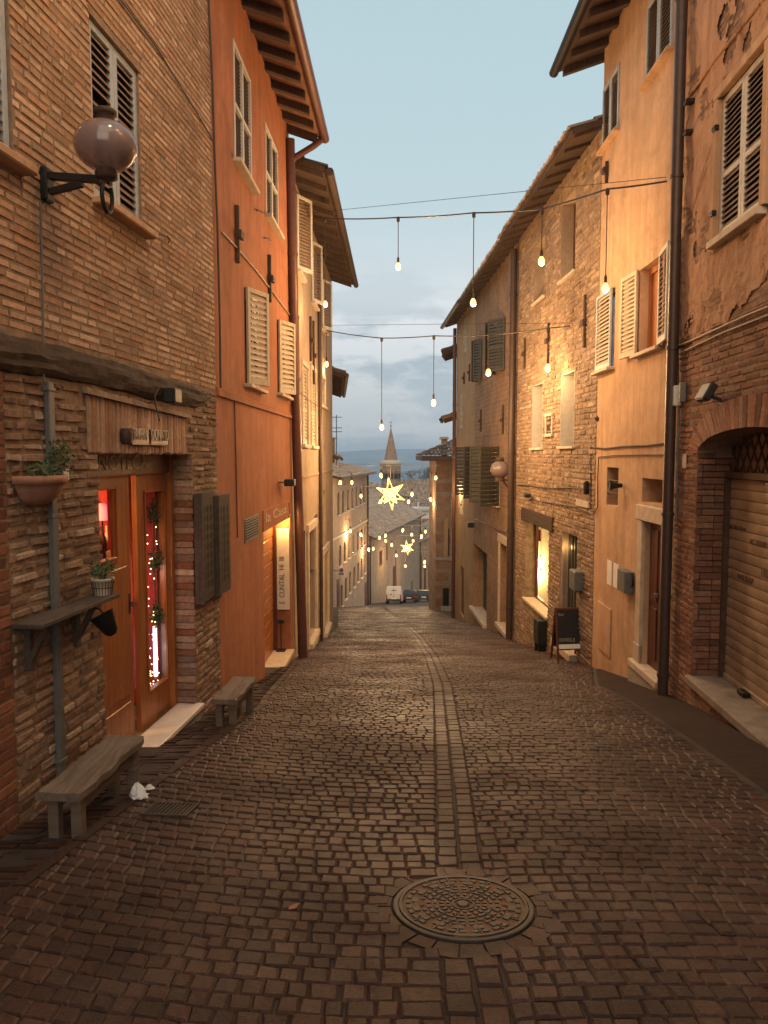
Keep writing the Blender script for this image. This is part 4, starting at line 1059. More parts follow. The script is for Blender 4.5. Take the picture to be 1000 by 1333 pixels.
# window with two louvred leaves
h = panel(WE, E, ew, -.14, 'glass_dark', 'window')
m = MB(WE.M()); e = .1
m.bbox(ew[0]-e, ew[0]-.002, -.02, .055, ew[2], ew[3], .008); m.bbox(ew[1]+.002, ew[1]+e, -.02, .055, ew[2], ew[3], .008); m.bbox(ew[0]-e, ew[1]+e, -.02, .06, ew[3]+.002, ew[3]+e, .008); m.build('frame', MT['peach'], h)
w = (ew[1]-ew[0])/2
leaf(WE, h, ew[1], ew[2]+.02, -w+.004, ew[3]-ew[2]-.03, -.02, 0, 'shut_white', 'slat_dark', .05, True); leaf(WE, h, ew[0], ew[2]+.02, w-.006, ew[3]-ew[2]-.03, -.02, 0, 'shut_white', 'slat_dark', .05, True)
sill(WE, h, ew, 'stone', .1, .06, .07)
for px in (940, 941): pass
m = MB(WE.M()); 
for z in (ew[2]+.25, ew[3]-.3): m.bbox(ew[1]-.02, ew[1]+.07, .03, .075, z, z+.05, .006)
m.build('hinge', MT['iron'], h)
cable(WE, E, [(918, 325), (922, 323), (926, 324), (925, 327)], .05, .009, 'rust', 'shutter_hook')
cable(WE, E, [(882, 452), (900, 445), (940, 427), (975, 411), (1005, 399)], .03, .011, 'cordl'); cable(WE, E, [(883, 462), (905, 452), (945, 433), (1005, 410)], .03, .008, 'cordl'); cable(WE, E, [(886, 150), (905, 118), (940, 70), (1005, -10)], .02, .02, 'roughp', 'pipe_run')
m = MB(WE.M()); (u, z) = WE.pix(886, 514); m.bbox(u-.09, u+.03, .01, .1, z-.13, z+.1, .01); m.build('meter_box', MT['white'], E)
m = MB(WE.M()); (u, z) = WE.pix(893, 512); m.bbox(u-.06, u+.0, .01, .08, z-.1, z+.12, .01); m.build('junction_box', MT['zinc'], E)
cable(WE, E, [(887, 530), (886, 600), (884, 680)], .03, .014, 'pipe_grey', 'conduit'); cable(WE, E, [(884, 330), (885, 420), (886, 500)], .03, .016, 'rust', 'conduit')
m = MB(WE.M()); (u, z) = WE.pix(893, 600); m.box(u-.06, u+.06, .013, .022, z-.08, z+.08); m.build('house_number_plate', MT['stone'], E)
m = MB(WE.M()); (u, z) = WE.pix(941, 511); m.M = WE.M(u, z, .16) @ Matrix.Rotation(.5, 4, 'X'); m.bbox(-.13, .13, -.04, .04, -.09, .09, .015); m.M = WE.M(u, z, 0); m.bar((0, 0, -.08), (0, .15, -.02), .04, .03); m.build('floodlight', MT['black'], E)
for x, y in ((904, 132), (903, 172)): m = MB(WE.M()); (u, z) = WE.pix(x, y); m.bbox(u-.05, u+.05, 0, .1, z-.02, z+.02, .004); m.build('iron_peg', MT['iron'], E)
pu, _ = WE.pix(876, 590); pipe(WE, E, LE - .09, -1.5, 9.3, .1, .062, 'pipe_brown')
# ------------------------------------------------------------------ F: peach plaster house
F = empty('peach_house', base_of(WF, 1.7)); tag(F, 'narrow peach plastered house with a brown door between the garage building and the stone house', 'building')
LF = WF.len
zFe = at_depth(722, 94, 12.9).z
fw = [WF.rect(785.5, 806, 118, 196), WF.rect(842, 875, 45, 110)]
fw[1] = (fw[1][0], fw[1][1], fw[1][2], fw[1][2] + (fw[0][3]-fw[0][2])*1.05)
fm = [WF.rect(781, 800, 388, 484), WF.rect(833, 862, 352, 461)]
niche = WF.rect(790, 805, 608, 657); nich2 = WF.rect(836, 868, 622, 653)
fd = WF.rect(838, 864, 677, 866); 
hF = [fw[0] + (.1,), fw[1] + (.1,), fm[0] + (.12,), fm[1] + (.2,), niche + (.25,), nich2 + (.3,), fd + (.12,)]
shell(WF, .002, LF - .002, -3.2, zFe + .2, hF, MT['peach'], F)
roof(WF, F, 0, LF, zFe, .62, rafter=.5, raft=(.1, .12), gutter='iron', und='wood_roof', mat='tiles_d', ext=(0, .45))
for r in fw: h = closed_pair(WF, F, r, .0, 'shut_grey', 'slat_dark', 2, pitch=.05, midrail=False); sill(WF, h, r, 'peach', .09, .06, .05)
r = fm[0]; h = panel(WF, F, r, -.1, 'glass_dark', 'window'); w = (r[1]-r[0]); leaf(WF, h, r[1]+.0, r[2], -w*.98, r[3]-r[2], .05, 0, 'shut_grey', 'shut_beige', .055, False); sill(WF, h, r, 'stone', .12, .05, .05)
r = fm[1]; h = framed(WF, F, r, -.16, .08, .05, 'wood_door', 'wood_door', 1, 'window'); w = .55
leaf(WF, h, r[1], r[2], w, r[3]-r[2], .04, math.radians(5), 'shut_beige', None, .055, False); leaf(WF, h, r[0], r[2], -w, r[3]-r[2], .04, math.radians(-9), 'shut_white', 'slat_dark', .055, False); sill(WF, h, r, 'stone', .1, .08, .05)
panel(WF, F, niche, -.24, 'dark', 'niche_back'); m = MB(WF.M()); zq = niche[2]
for k in (.33, .66): m.tube([(niche[0], -.02, niche[2]+(niche[3]-niche[2])*k), (niche[1], -.02, niche[2]+(niche[3]-niche[2])*k)], .012, 6)
m.build('niche_bars', MT['rust'], F)
panel(WF, F, nich2, -.29, 'roughp', 'niche_back')
# door
m = MB(WF.M()); a, b, c, d = fd; e = .2
m.bbox(b+.002, b+e, -.02, .045, c-.25, d, .01); m.bbox(a-.1, a-.002, -.02, .045, c-.25, d, .01); m.bbox(a-.12, b+e+.04, -.02, .06, d+.002, d+.2, .01); m.bbox(b+.002, b+e+.02, -.02, .055, c-.2, c+.25, .01); m.build('door_surround', MT['stone'], F)
m = MB(WF.M()); m.box(a, b, -.12, -.07, c, d); hf = (d-c)
for k in (0, 1):
    x0 = a + .05 + k*(b-a)*.48
    for z0, z1 in ((.06, .42), (.46, .95)): m.bbox(x0, x0+(b-a)*.38, -.075, -.055, c+hf*z0, c+hf*z1, .012)
dd = m.build('door', MT['wood_red'], F); m = MB(WF.M()); m.lathe([(.0, 0), (.03, .01), (.03, .02), (.012, .03)], 10); m = MB(WF.M()); m.bbox(a+(b-a)*.46, a+(b-a)*.52, -.06, -.01, c+hf*.5, c+hf*.53, .006); m.build('door_knob', MT['zinc'], dd)
m = MB(WF.M()); m.bbox(a-.1, b+.3, -.2, .1, c-.1, c+.003, .012); m.build('doorstep', MT['stone'], F); m = MB(WF.M()); m.box(a-.1, b+.32, -.1, .08, c-.7, c-.101); m.build('step_riser', MT['greystone'], F)
for xl, xr, yt, yb, mt, nm, th in ((791, 797, 728, 760, 'paper', 'notice', .004), (799, 805.5, 732, 764, 'paper', 'notice', .004), (810.5, 817, 738, 762, 'zinc', 'letter_box', .06), (816, 826, 740, 767, 'pipe_grey', 'letter_box', .13)):
    r = WF.rect(xl, xr, yt, yb); wbox(WF, F, r[0], r[1], r[2], r[3], .002, .004+th, 'peach' if nm == 'notice' and False else mt, nm, .003)
cable(WF, F, [(826, 747), (828, 748), (828, 762), (826, 763)], .04, .012, 'iron', 'door_handle')
r = WF.rect(779, 796, 781, 842); m = MB(WF.M()); m.bbox(r[0], r[1], .002, .02, r[2], r[3], .006); m.build('meter_hatch', MT['peach'], F)
m = MB(WF.M()); (u, z) = WF.pix(812, 632); m.M = WF.M(u, z, 0) @ Matrix.Rotation(-math.pi/2, 4, 'X'); m.lathe([(.03, .02), (.035, .1), (.075, .2), (.08, .21), (.06, .2)], 14); m.build('spotlight', MT['iron'], F)
cable(WF, F, [(771, 582), (790, 584), (815, 581), (845, 580), (868, 577)], .02, .012, 'rust'); cable(WF, F, [(868, 592), (840, 592), (800, 593), (781, 595), (780, 620), (780, 660), (776, 666), (771, 665)], .02, .009, 'rust')
cable(WF, F, [(771, 582), (771, 640), (771, 662)], .02, .01, 'rust'); m = MB(WF.M()); (u, z) = WF.pix(779, 545); m.lathe([(.0, -.05), (.05, 0), (0, .05)], 8, (u, .02, z)); m.build('iron_stud', MT['rust'], F)
tie(WF, F, 792, 210, 238, .04)
# ------------------------------------------------------------------ G1, G2: long stone house in two parts
yg = lambda x: 3.8284 / ((x-500)/1000*1.003 + .032)
uG1 = uF(WG, 18.7); uG2 = uF(WG, 25.6); LG = WG.len
zGe = at_depth(735, 187, 12.75).z; zGf = at_depth(579, 424, 30.4).z
G1 = empty('stone_shop_house', base_of(WG, 3)); tag(G1, 'stone house with a brightly lit shop window below a dark wooden lintel', 'building')
gu = [WG.rect(696, 710, 322, 395), WG.rect(731, 750, 268, 366)]; gm = [WG.rect(693.5, 707, 503, 583), WG.rect(730.5, 748.5, 489, 581)]
sw = WG.rect(684, 714.5, 678, 778); gd = WG.rect(729, 751, 690, 862); gd = (gd[0], gd[1], WG.gz(gd[0]) + .12, gd[3])
hG = [gu[0]+(.3,), gu[1]+(.3,), gm[0]+(.36,), gm[1]+(.36,), sw+(.3,), gd+(.45,)]
shell(WG, .003, uG1, -5, zGe + .15, hG, MT['mortar'], G1)
palG = [(.36,.25,.165), (.31,.21,.135), (.4,.29,.2), (.27,.18,.12), (.34,.235,.155), (.3,.21,.15), (.24,.16,.105)]
veneer(WG, .003, uG1 - .003, -3.4, zGe, [h[:4] for h in hG], palG, G1, MT['brickr'], bl=.3, bh=.085, jt=.016, out=(.003, .02), skew=.006, zjit=.25, name='stonework', skipf=.015)
roof(WG, G1, 0, uG1 - .05, zGe, .5, rafter=.6, raft=(.06, .05), gutter=None, und='wood_roof', mat='tiles', ext=(.05, 0))
for r in gu + gm:
    h = panel(WG, G1, r, -.34 if r in gm else -.28, 'glass_dark', 'window'); m = MB(WG.M()); dp = .345 if r in gm else .285
    m.box(r[1]-.012, r[1]-.001, -dp, .012, r[2], r[3]); m.box(r[0]+.001, r[0]+.012, -dp, .012, r[2], r[3]); m.box(r[0]+.012, r[1]-.012, -dp, .012, r[3]-.012, r[3]-.001); m.build('plastered_reveal', MT['shut_white'] if r in gm else MT['sand'], h)
    m = MB(WG.M()); m.box(r[0]+.012, r[0]+.08, -dp+.02, -dp+.06, r[2], r[3]-.012); m.box(r[1]-.08, r[1]-.012, -dp+.02, -dp+.06, r[2], r[3]-.012); m.box((r[0]+r[1])/2-.03, (r[0]+r[1])/2+.03, -dp+.02, -dp+.06, r[2], r[3]-.012); m.build('frame', MT['wood_red'], h); sill(WG, h, r, 'stone', .06, .06, .05)
r = WG.rect(712, 721, 541, 567); m = MB(WG.M()); a, b, c, d = r
m.bbox(a, b, 0, .05, c-.03, c+.03, .006); m.bbox(a, b, 0, .06, d-.03, d+.03, .006); m.bbox(a, a+.06, 0, .04, c+.031, d-.031, .006); m.bbox(b-.06, b, 0, .04, c+.031, d-.031, .006); ns = m.build('niche_shrine', MT['stone'], G1); panel(WG, ns, (a+.06, b-.06, c+.03, d-.03), .017, 'dark', 'recess')
for px, a, b in ((763.5, 384, 452), (715.5, 421, 466), (684.5, 440, 480)): tie(WG, G1, px, a, b, .06)
# shop window
a, b, c, d = sw
m = MB(WG.M()); m.bbox(WG.pix(722, 660)[0], WG.pix(681, 660)[0], -.06, .05, d + .005, d + .3, .012); m.build('lintel_beam', MT['wood_beam'], G1)
m = MB(WG.M()); m.box(b-.06, b-.01, -.29, -.23, c, d); m.box(a+.01, a+.06, -.29, -.23, c, d); m.box(a+.06, b-.06, -.29, -.23, c, c+.05); m.box(a+.06, b-.06, -.29, -.23, d-.05, d)
sf = m.build('shop_window', MT['wood_red'], G1); panel(WG, sf, (a+.06, b-.06, c+.05, d-.05), -.26, 'glass', 'pane')
m = MB(WG.M()); m.bbox(a-.04, b+.03, -.3, .06, c-.06, c+.003, .01); m.build('shop_sill', MT['stone'], sf)
fu_ = uG1 - .06
m = MB(WG.M()); m.box(a-1, fu_, -2.2, -2.15, c-.6, d+.3); m.box(fu_, fu_+.04, -2.2, -.31, c-.6, d+.3); m.box(a-1.05, a-1, -2.2, -.5, c-.6, d+.3); m.box(a-1, fu_, -2.15, -.31, d+.25, d+.3); m.box(a-1, fu_, -2.15, -.31, c-.65, c-.6); m.build('shop_room', MT['shut_white'], G1)
for k, y in enumerate((728, 746)):
    ob_ = next(q for q in [-.9 + .02*i for i in range(28)] if WG.pix(704, y, q)[0] < fu_ - .12); u, z = WG.pix(704, y, ob_); o = empty('shop_bulb', WG.P(u, z, ob_)); tag(o, ('upper' if k == 0 else 'lower') + ' of two bright bulbs glowing in the shop window', 'light bulb')
    m = MB(Matrix.Translation(o.location)); m.lathe([(.0, -.05), (.045, -.03), (.055, 0), (.03, .05), (.02, .07)], 12); m.build('bulb', MT['bulb'], o)
    m = MB(Matrix.Translation(o.location)); m.lathe([(.02, .071), (.02, .11)], 8); m.tube([(0,0,.11), (0, 0, d + .24 - z)], .005, 5); m.build('cord', MT['cord'], o)
    point_light('shop_bulb_light', o.location + Vector((-.1, 0, -.08)), 55, (1, .68, .25), .04, o)
m = MB(WG.M()); (u, z) = WG.pix(702, 695, -.36); m.box(u-.12, u+.12, -.37, -.355, z-.16, z+.1); o = m.build('red_card', MT['redcloth'], None, WG.P(u, z, -.36)); tag(o, 'small red card hanging in the top of the lit shop window', 'card')
point_light('shop_window_light', WG.P((a+b)/2, d-.2, -1.2), 110, (1, .7, .26), .1, G1)
# door with dark curtain strips
a, b, c, d = gd; m = MB(WG.M())
n = 12
for i in range(n): u0 = a + (b-a)*i/n; m.bbox(u0+.004, u0+(b-a)/n-.004, -.2 + (i % 2)*.025, -.17 + (i % 2)*.025, c+.02, d-.03, .006)
m.build('strip_curtain', MT['shut_dark'], G1); m = MB(WG.M()); m.box(b-.012, b-.001, -.44, .01, c, d); m.box(b-.07, b-.012, -.05, -.01, c, d); m.build('door_jamb', MT['sand'], G1); panel(WG, G1, (a, b, c, d), -.44, 'dark', 'door_back')
m = MB(WG.M()); m.bbox(a-.1, b+.1, -.4, .14, c-.14, c+.002, .01); m.build('doorstep', MT['stone'], G1)
point_light('door_light', WG.P(b-.15, d-.3, -.1), 2.2, (1, .65, .25), .04, G1)
r = WG.rect(752.5, 760.5, 740, 766); wbox(WG, G1, r[0], r[1], r[2], r[3], .0, .16, 'pipe_grey', 'meter_box', .02)
PB = empty('planter_box', WG.P(sw[0]-.05, WG.gz(sw[0]), .0)); tag(PB, 'black box standing against the wall under the lit shop window', 'box')
r = WG.rect(692, 714, 788, 835); zb = WG.gz(r[0]) + .12; m = MB(WG.M()); m.bbox(sw[0]-.02, sw[0]+.4, .015, .2, zb, sw[2]-.08, .012); m.build('body', MT['black'], PB); m = MB(WG.M())
for u in (sw[0]+.02, sw[0]+.3): m.box(u, u+.06, .03, .18, WG.gz(u)-.05, zb-.002)
m.build('feet', MT['iron'], PB)
cable(WG, G1, [(770, 637), (745, 635), (715, 636), (690, 632), (676, 631)], .03, .012, 'cord'); cable(WG, G1, [(770, 668), (752, 660), (720, 655), (690, 650)], .03, .009, 'cord')
m = MB(WG.M()); (u, z) = WG.pix(767, 634); m.bbox(u-.05, u+.05, .01, .09, z-.12, z+.1, .02); m.build('junction_box', MT['iron'], G1); r = WG.rect(752, 768, 650, 658); wbox(WG, G1, r[0], r[1], r[2], r[3], .012, .03, 'stone', 'name_plate', .004)
m = MB(WG.M()); (u, z) = WG.pix(694, 645); m.bbox(u-.12, u+.12, .06, .2, z-.04, z+.04, .02); m.build('floodlight', MT['black'], G1)
# chalk board
pA, pB_ = ground_at(712, 859), ground_at(762, 861)
by = 13.1; bx0, bx1 = at_depth(724.5, 800, by).x, at_depth(760, 800, by).x
AB = empty('sandwich_board', ((bx0+bx1)/2, by, gz(by))); tag(AB, 'black folding chalk board standing in front of the stone shop house', 'sign')
Hb = at_depth(740, 790, by + .2).z - gz(by); yaw = .12
Mb = Matrix.Translation((( bx0+bx1)/2, by, gz(by))) @ Matrix.Rotation(yaw, 4, 'Z'); wd = (bx1-bx0)/2
for s, nm in ((-1, 'front_panel'), (1, 'rear_panel')):
    M2 = Mb @ Matrix.Translation((0, .12, Hb)) @ Matrix.Rotation(s*-.2 if s > 0 else .2, 4, 'X'); m = MB(M2); hl = Hb/math.cos(.2)
    M2 = Mb @ Matrix.Translation((0, .12, Hb)) @ Matrix.Rotation(-.2 if s < 0 else .2, 4, 'X'); m = MB(M2)
    m.bbox(-wd, -wd+.035, -.012, .012, -hl, 0, .004); m.bbox(wd-.035, wd, -.012, .012, -hl, 0, .004); m.bbox(-wd+.035, wd-.035, -.012, .012, -.04, 0, .004); m.bbox(-wd+.035, wd-.035, -.012, .012, -hl*.76, -hl*.73, .004)
    f = m.build(nm, MT['wood_red'], AB); m = MB(M2); m.box(-wd+.03, wd-.03, -.005, .005, -hl*.735, -.035); m.build('board', MT['black'], f)
    if s < 0:
        m = MB(M2); m.box(-wd+.04, wd-.04, -.0125, -.0055, -hl*.735, -hl*.655); m.build('paper_strip', MT['paper'], f)
        p = M2 @ Vector((-wd+.06, -.0065, -hl*.15)); Mt = Mb.to_3x3().to_4x4() @ Matrix.Rotation(math.pi/2-.2, 4, 'X')
        for t, x, z, sz in (('bar', -wd+.06, -.16, .08), ('IIWIIIILII', -wd+.05, -.635, .1)):
            Mt2 = Mt.copy(); Mt2.translation = M2 @ Vector((x, -.0065, hl*z)); lettering(t, Mt2, sz, 'greystone', f, depth=.0008, sx=1.0 if sz < .09 else (2*wd-.1)/(.1*4.6))
# G2
G2 = empty('long_brick_house', base_of(WG, (uG1+uG2)/2)); tag(G2, 'long brick house with dark shutters and a street lamp beyond the lit shop', 'building')
s1 = [WG.rect(646, 658, 424, 488), WG.rect(622.5, 628, 446, 498)]; s2 = [WG.rect(641, 651, 582, 655), WG.rect(622, 631, 582, 645)]
ga = WG.rect(615.5, 634, 706, 800); gb = WG.rect(651, 664, 705, 830)
ga = (ga[0], ga[1], WG.gz(ga[0]) + .12, ga[3]); gb = (gb[0], gb[1], WG.gz(gb[0]) + .1, gb[3])
hG = [x + (.15,) for x in s1 + s2] + [ga + (.35,), gb + (.3,)]
shell(WG, uG1 + .003, uG2, -6.2, zGf + .15, hG, MT['brickt'], G2)
roof(WG, G2, uG1 + .02, uG2 + .0, zGf - .05, .5, rafter=.6, raft=(.06, .05), gutter=None, und='wood_roof', mat='tiles', tile=True)
for r in s1[:1] + s1[1:]:
    h = panel(WG, G2, r, -.13, 'glass_dark', 'window'); w = (r[1]-r[0])/2; leaf(WG, h, r[1], r[2], -w, r[3]-r[2], .02, math.radians(-35), 'shut_dark', None, .08, True); leaf(WG, h, r[0], r[2], w, r[3]-r[2], .02, math.radians(30), 'shut_dark', None, .08, True)
for r in s2:
    h = framed(WG, G2, r, -.12, .06, .04, 'shut_white', 'glass_dark'); w = (r[1]-r[0])*.55; leaf(WG, h, r[1], r[2], w, r[3]-r[2], .03, math.radians(60), 'shut_dark', None, .1, True); leaf(WG, h, r[0], r[2], -w, r[3]-r[2], .03, math.radians(-60), 'shut_dark', None, .1, True); sill(WG, h, r, 'stone', .12)
for px, a, b in ((627, 533, 562), (656, 527, 565)): tie(WG, G2, px, a, b, .07)
a, b, c, d = ga; panel(WG, G2, ga, -.34, 'shut_dark', 'door'); m = MB(WG.M()); m.bbox(a-.08, b+.06, -.3, .12, c-.12, c+.002, .01); m.build('doorstep', MT['stone'], G2); m = MB(WG.M()); m.box(a, b, -.33, -.28, c+1.9, d); m.build('fanlight', MT['sand'], G2)
a, b, c, d = gb; panel(WG, G2, gb, -.28, 'wood_red', 'door'); m = MB(WG.M()); m.bbox(a-.16, a-.002, -.02, .04, c-.2, d, .01); m.bbox(b+.002, b+.16, -.02, .04, c-.2, d, .01); m.bbox(a-.2, b+.2, -.02, .05, d+.002, d+.22, .01); m.bbox(a-.1, b+.1, -.28, .12, c-.12, c+.002, .01); m.build('door_surround', MT['stone'], G2)
pipe(WG, G2, uG1 + .1, -4.6, zGf - .1, .12, .085, 'pipe_brown')
m = MB(WG.M()); (u, z) = WG.pix(620, 683); m.bbox(u-.2, u+.1, .08, .3, z-.08, z+.08, .02); m.bar((u+.1, .02, z+.05), (u, .2, z), .04, .03); m.build('floodlight', MT['black'], G2)
cable(WG, G2, [(672, 698), (650, 690), (630, 680), (620, 676)], .03, .014, 'cord')
# street lamp with globe
best = None
for i in range(300):
    o = .2 + i*.01; u = uG1 + .45; p = WG.P(u, 0, o); e = abs(p.x/p.y*1.0 - (651-500)/1000*.997)
    if best is None or e < best[0]: best = (e, o)
go = min(best[1], 1.1); zg = at_depth(651, 611, WG.P(uG1+.45, 0, go).y).z
SL = empty('street_lamp', WG.P(uG1+.45, zg, 0)); tag(SL, 'unlit wall street lamp with a pale round globe beside the dark louvred shutters', 'lamp')
gc = WG.P(uG1+.45, zg, go)
m = MB(Matrix.Translation(gc)); m.lathe([(.24*math.sin(math.pi*i/14)+.001, -.22*math.cos(math.pi*i/14)) for i in range(15)], 20); m.build('globe', MT['mauve'], SL)
m = MB(Matrix.Translation(gc)); m.lathe([(.12, -.3), (.12, -.2), (.06, -.19)], 14); m.build('collar', MT['rust'], SL); m = MB(Matrix.Translation(gc)); m.lathe([(.06, .2), (.1, .21), (.1, .29), (0, .31)], 14); m.build('top_cap', MT['rust'], SL)
m = MB(); m.bar(WG.P(uG1+.45, zg-.27, .02), WG.P(uG1+.45, zg-.27, go), .06, .05); m.bar(WG.P(uG1+.45, zg-.6, .03), WG.P(uG1+.45, zg-.3, go*.7), .05, .04); m.M = WG.M(); m.bbox(uG1+.38, uG1+.52, 0, .05, zg-.68, zg-.15, .01); m.build('bracket', MT['rust'], SL)
# G3: ochre plaster end house
G3 = empty('ochre_house', base_of(WG, (uG2+LG)/2)); tag(G3, 'narrow ochre plaster house lit by a bulb at the far end of the right row', 'building')
o1 = [WG.rect(598.5, 602.5, 513, 558), WG.rect(598.5, 603, 615, 668)]; o2 = [WG.rect(599, 604, 735, 800)]
o2 = [(o2[0][0], o2[0][1], WG.gz(o2[0][0])+.1, o2[0][3])]; o3 = [WG.rect(603.5, 608, 417, 460)]
shell(WG, uG2 + .003, LG, -7.2, zGf + .2, [x + (.12,) for x in o1 + o2 + o3], MT['ochre'], G3)
roof(WG, G3, uG2 + .05, LG, zGf, .48, rafter=.7, raft=(.06, .05), gutter='pipe_brown', und='wood_roof', mat='tiles', ext=(0, .3))
for r in o1 + o3: closed_pair(WG, G3, r, -.03, 'shut_beige', 'shut_beige', 2, pitch=.09)
wbox(WG, G3, o2[0][0], o2[0][1], o2[0][2], o2[0][3], -.11, -.06, 'wood_red', 'door')
pipe(WG, G3, LG - .1, -6.5, zGf - .1, .09, .07, 'pipe_red')
for px, a, b in ((612, 474, 496), (605, 485, 500)): tie(WG, G3, px, a, b, .06)
# ================================================================== houses further down the street
def house(name, label, W, u0, u1, zt, mat, cat='building', depth=8, zb=None, holes=(), thick=None):
    h = empty(name, base_of(W, (u0+u1)/2)); tag(h, label, cat)
    shell(W, u0, u1, (zb if zb is not None else min(W.gz(u0), W.gz(u1)) - 1.5), zt, list(holes), MT[mat], h, depth=depth); return h
# C2 behind the stone house: dark eave, chimney
WC2 = Wall((-1.95, 26.2), (-3.3, 48))
zt = at_depth(440, 492, 27).z
C2 = house('tall_far_house', 'house with a dark jutting eave just behind the sand coloured house', WC2, 0, 9, zt + .25, 'brickt')
roof(WC2, C2, 0, 9, zt, .62, rafter=.7, gutter='rust', und='wood_roof', mat='tiles_d', ext=(.2, .3))
C3 = house('low_far_house', 'lower house with a chimney and aerial seen past the jutting dark eave', WC2, 9.05, 21, at_depth(437, 588, 40).z - .2, 'brickt')
roof(WC2, C3, 9.05, 21, at_depth(437, 588, 40).z - .35, .5, rafter=.9, gutter='rust', und='wood_roof')
m = MB(); p = at_depth(434.5, 590, 40); m.bbox(p.x-1.1, p.x+.05, 39.6, 40.3, p.z-.5, at_depth(437, 572, 40).z, .03); ch = m.build('chimney', MT['brickt'], C3)
m = MB(); q = at_depth(437, 572, 40); m.bbox(p.x-1.15, p.x+.1, 39.5, 40.4, q.z+.002, q.z+.1, .03); m.build('chimney_cap', MT['greystone'], ch)
AN = empty('roof_aerial', at_depth(439, 588, 38)); tag(AN, 'thin television aerial on the left roofs against the sky', 'aerial')
a, b = at_depth(438, 590, 38), at_depth(438, 540, 38); m = MB(); m.tube([a - Vector((0,0,.6)), b], .022, 6); m.build('mast', MT['iron'], AN); m = MB()
for y in (543, 557, 562): q = at_depth(438, y, 38); m.tube([q + Vector((-.2,0,0)), q + Vector((.28,0,0))], .016, 5)
for x in (-.15, .0, .12, .24): q = at_depth(438, 557, 38); m.tube([q + Vector((x,-.25,.0)), q + Vector((x,.25,.0))], .012, 5)
m.build('elements', MT['iron'], AN)
# D: long palazzo with rows of arched windows
WD = Wall((-3.47, 55), (-1.54, 70))
zDe = at_depth(438, 622, 55.5).z
D = empty('palazzo', base_of(WD, 7)); tag(D, 'long three storey building with rows of arched windows on the left down the hill', 'building')
rows_ = []
for pts, hh in (([(441, 670), (447, 667), (453.5, 664), (459, 661.5), (464.5, 658.5), (469.5, 656), (474, 654)], 1.65), ([(443, 737), (449, 731.5), (455, 726), (460.5, 721), (466, 716.5), (471, 712), (475, 708)], 1.6), ([(445, 790), (450.5, 780), (456, 771.5), (461.5, 764), (466.5, 757.5), (471, 752), (475.5, 746)], 1.7)):
    for k, (x, y) in enumerate(pts):
        u, z = WD.pix(x, y); rows_.append((u - .47, u + .47, z, z + hh, .1))
LD = WD.len
shell(WD, -1.5, LD, -15.5, zDe + .1, rows_, MT['sand'], D, depth=9)
for r in rows_:
    hd = panel(WD, D, r[:4], -.09, 'glass_dark', 'window')
    m = MB(WD.M()); a, b, c, d = r[:4]; n = 6; mid = (a+b)/2; rr = (b-a)/2
    for i in range(n):
        t0, t1 = math.pi*i/n, math.pi*(i+1)/n
        q = [(mid+rr*math.cos(t), .003, d-rr+rr*math.sin(t)) for t in (t0, t1)]
        m.add([q[0], q[1], (q[1][0], .003, d+.001), (q[0][0], .003, d+.001)], [(0,1,2,3)])
    m.build('arch', MT['sand'], hd); m = MB(WD.M()); m.box(a-.1, b+.1, -.05, .09, c-.1, c-.002); m.build('sill', MT['stone'], hd)
    m = MB(WD.M()); m.box(mid-.03, mid+.03, -.085, -.06, c, d-.02); m.build('mullion', MT['wood_red'], hd)
m = MB(WD.M()); z = WD.pix(452, 692)[1]; m.bbox(-1.5, LD, 0, .08, z-.1, z+.1, .02); m.build('string_course', MT['stone'], D)
for u_, w_ in ((LD-1.1, 1.0), (.8, 1.0)): g = WD.gz(u_); wbox(WD, D, u_-w_/2, u_+w_/2, g-.3, g+2.1, .0, .04, 'wood_red', 'door')
roof(WD, D, -1.5, LD, zDe, .7, back=9, pitch=.25, rafter=1.5, gutter='pipe_brown', und='wood_roof', mat='tiles', ext=(0, .5))
pipe(WD, D, LD-.15, -14.5, zDe, .1, .08, 'pipe_brown')
NS = empty('parking_sign', WD.P(*WD.pix(444, 750), .5)); tag(NS, 'square white sign with a dark red disc fixed to the palazzo wall', 'sign')
p0 = at_depth(444.5, 743.5, 54.0); m = MB(); m.bbox(p0.x-.2, p0.x+.2, 54.0, 54.03, p0.z-.3, p0.z+.26, .02); m.build('plate', MT['white'], NS)
for r_, mt, y in ((.15, 'redcloth', 53.99), (.095, 'pipe_grey', 53.985)): m = MB(); m.add([(p0.x+r_*math.cos(t), y, p0.z+.06+r_*math.sin(t)) for t in [2*math.pi*i/20 for i in range(20)]], [tuple(range(20))]); m.build('disc', MT[mt], NS)
m = MB(); m.box(p0.x+.02, p0.x+.15, 53.99, 53.999, p0.z-.25, p0.z-.14); m.box(p0.x-.15, p0.x-.02, 53.99, 53.999, p0.z-.25, p0.z-.14); m.build('lower_symbols', MT['black'], NS)
m = MB(); m.bar((p0.x-.9, 54.3, p0.z), (p0.x, 54.05, p0.z), .04, .04); m.build('arm', MT['iron'], NS)
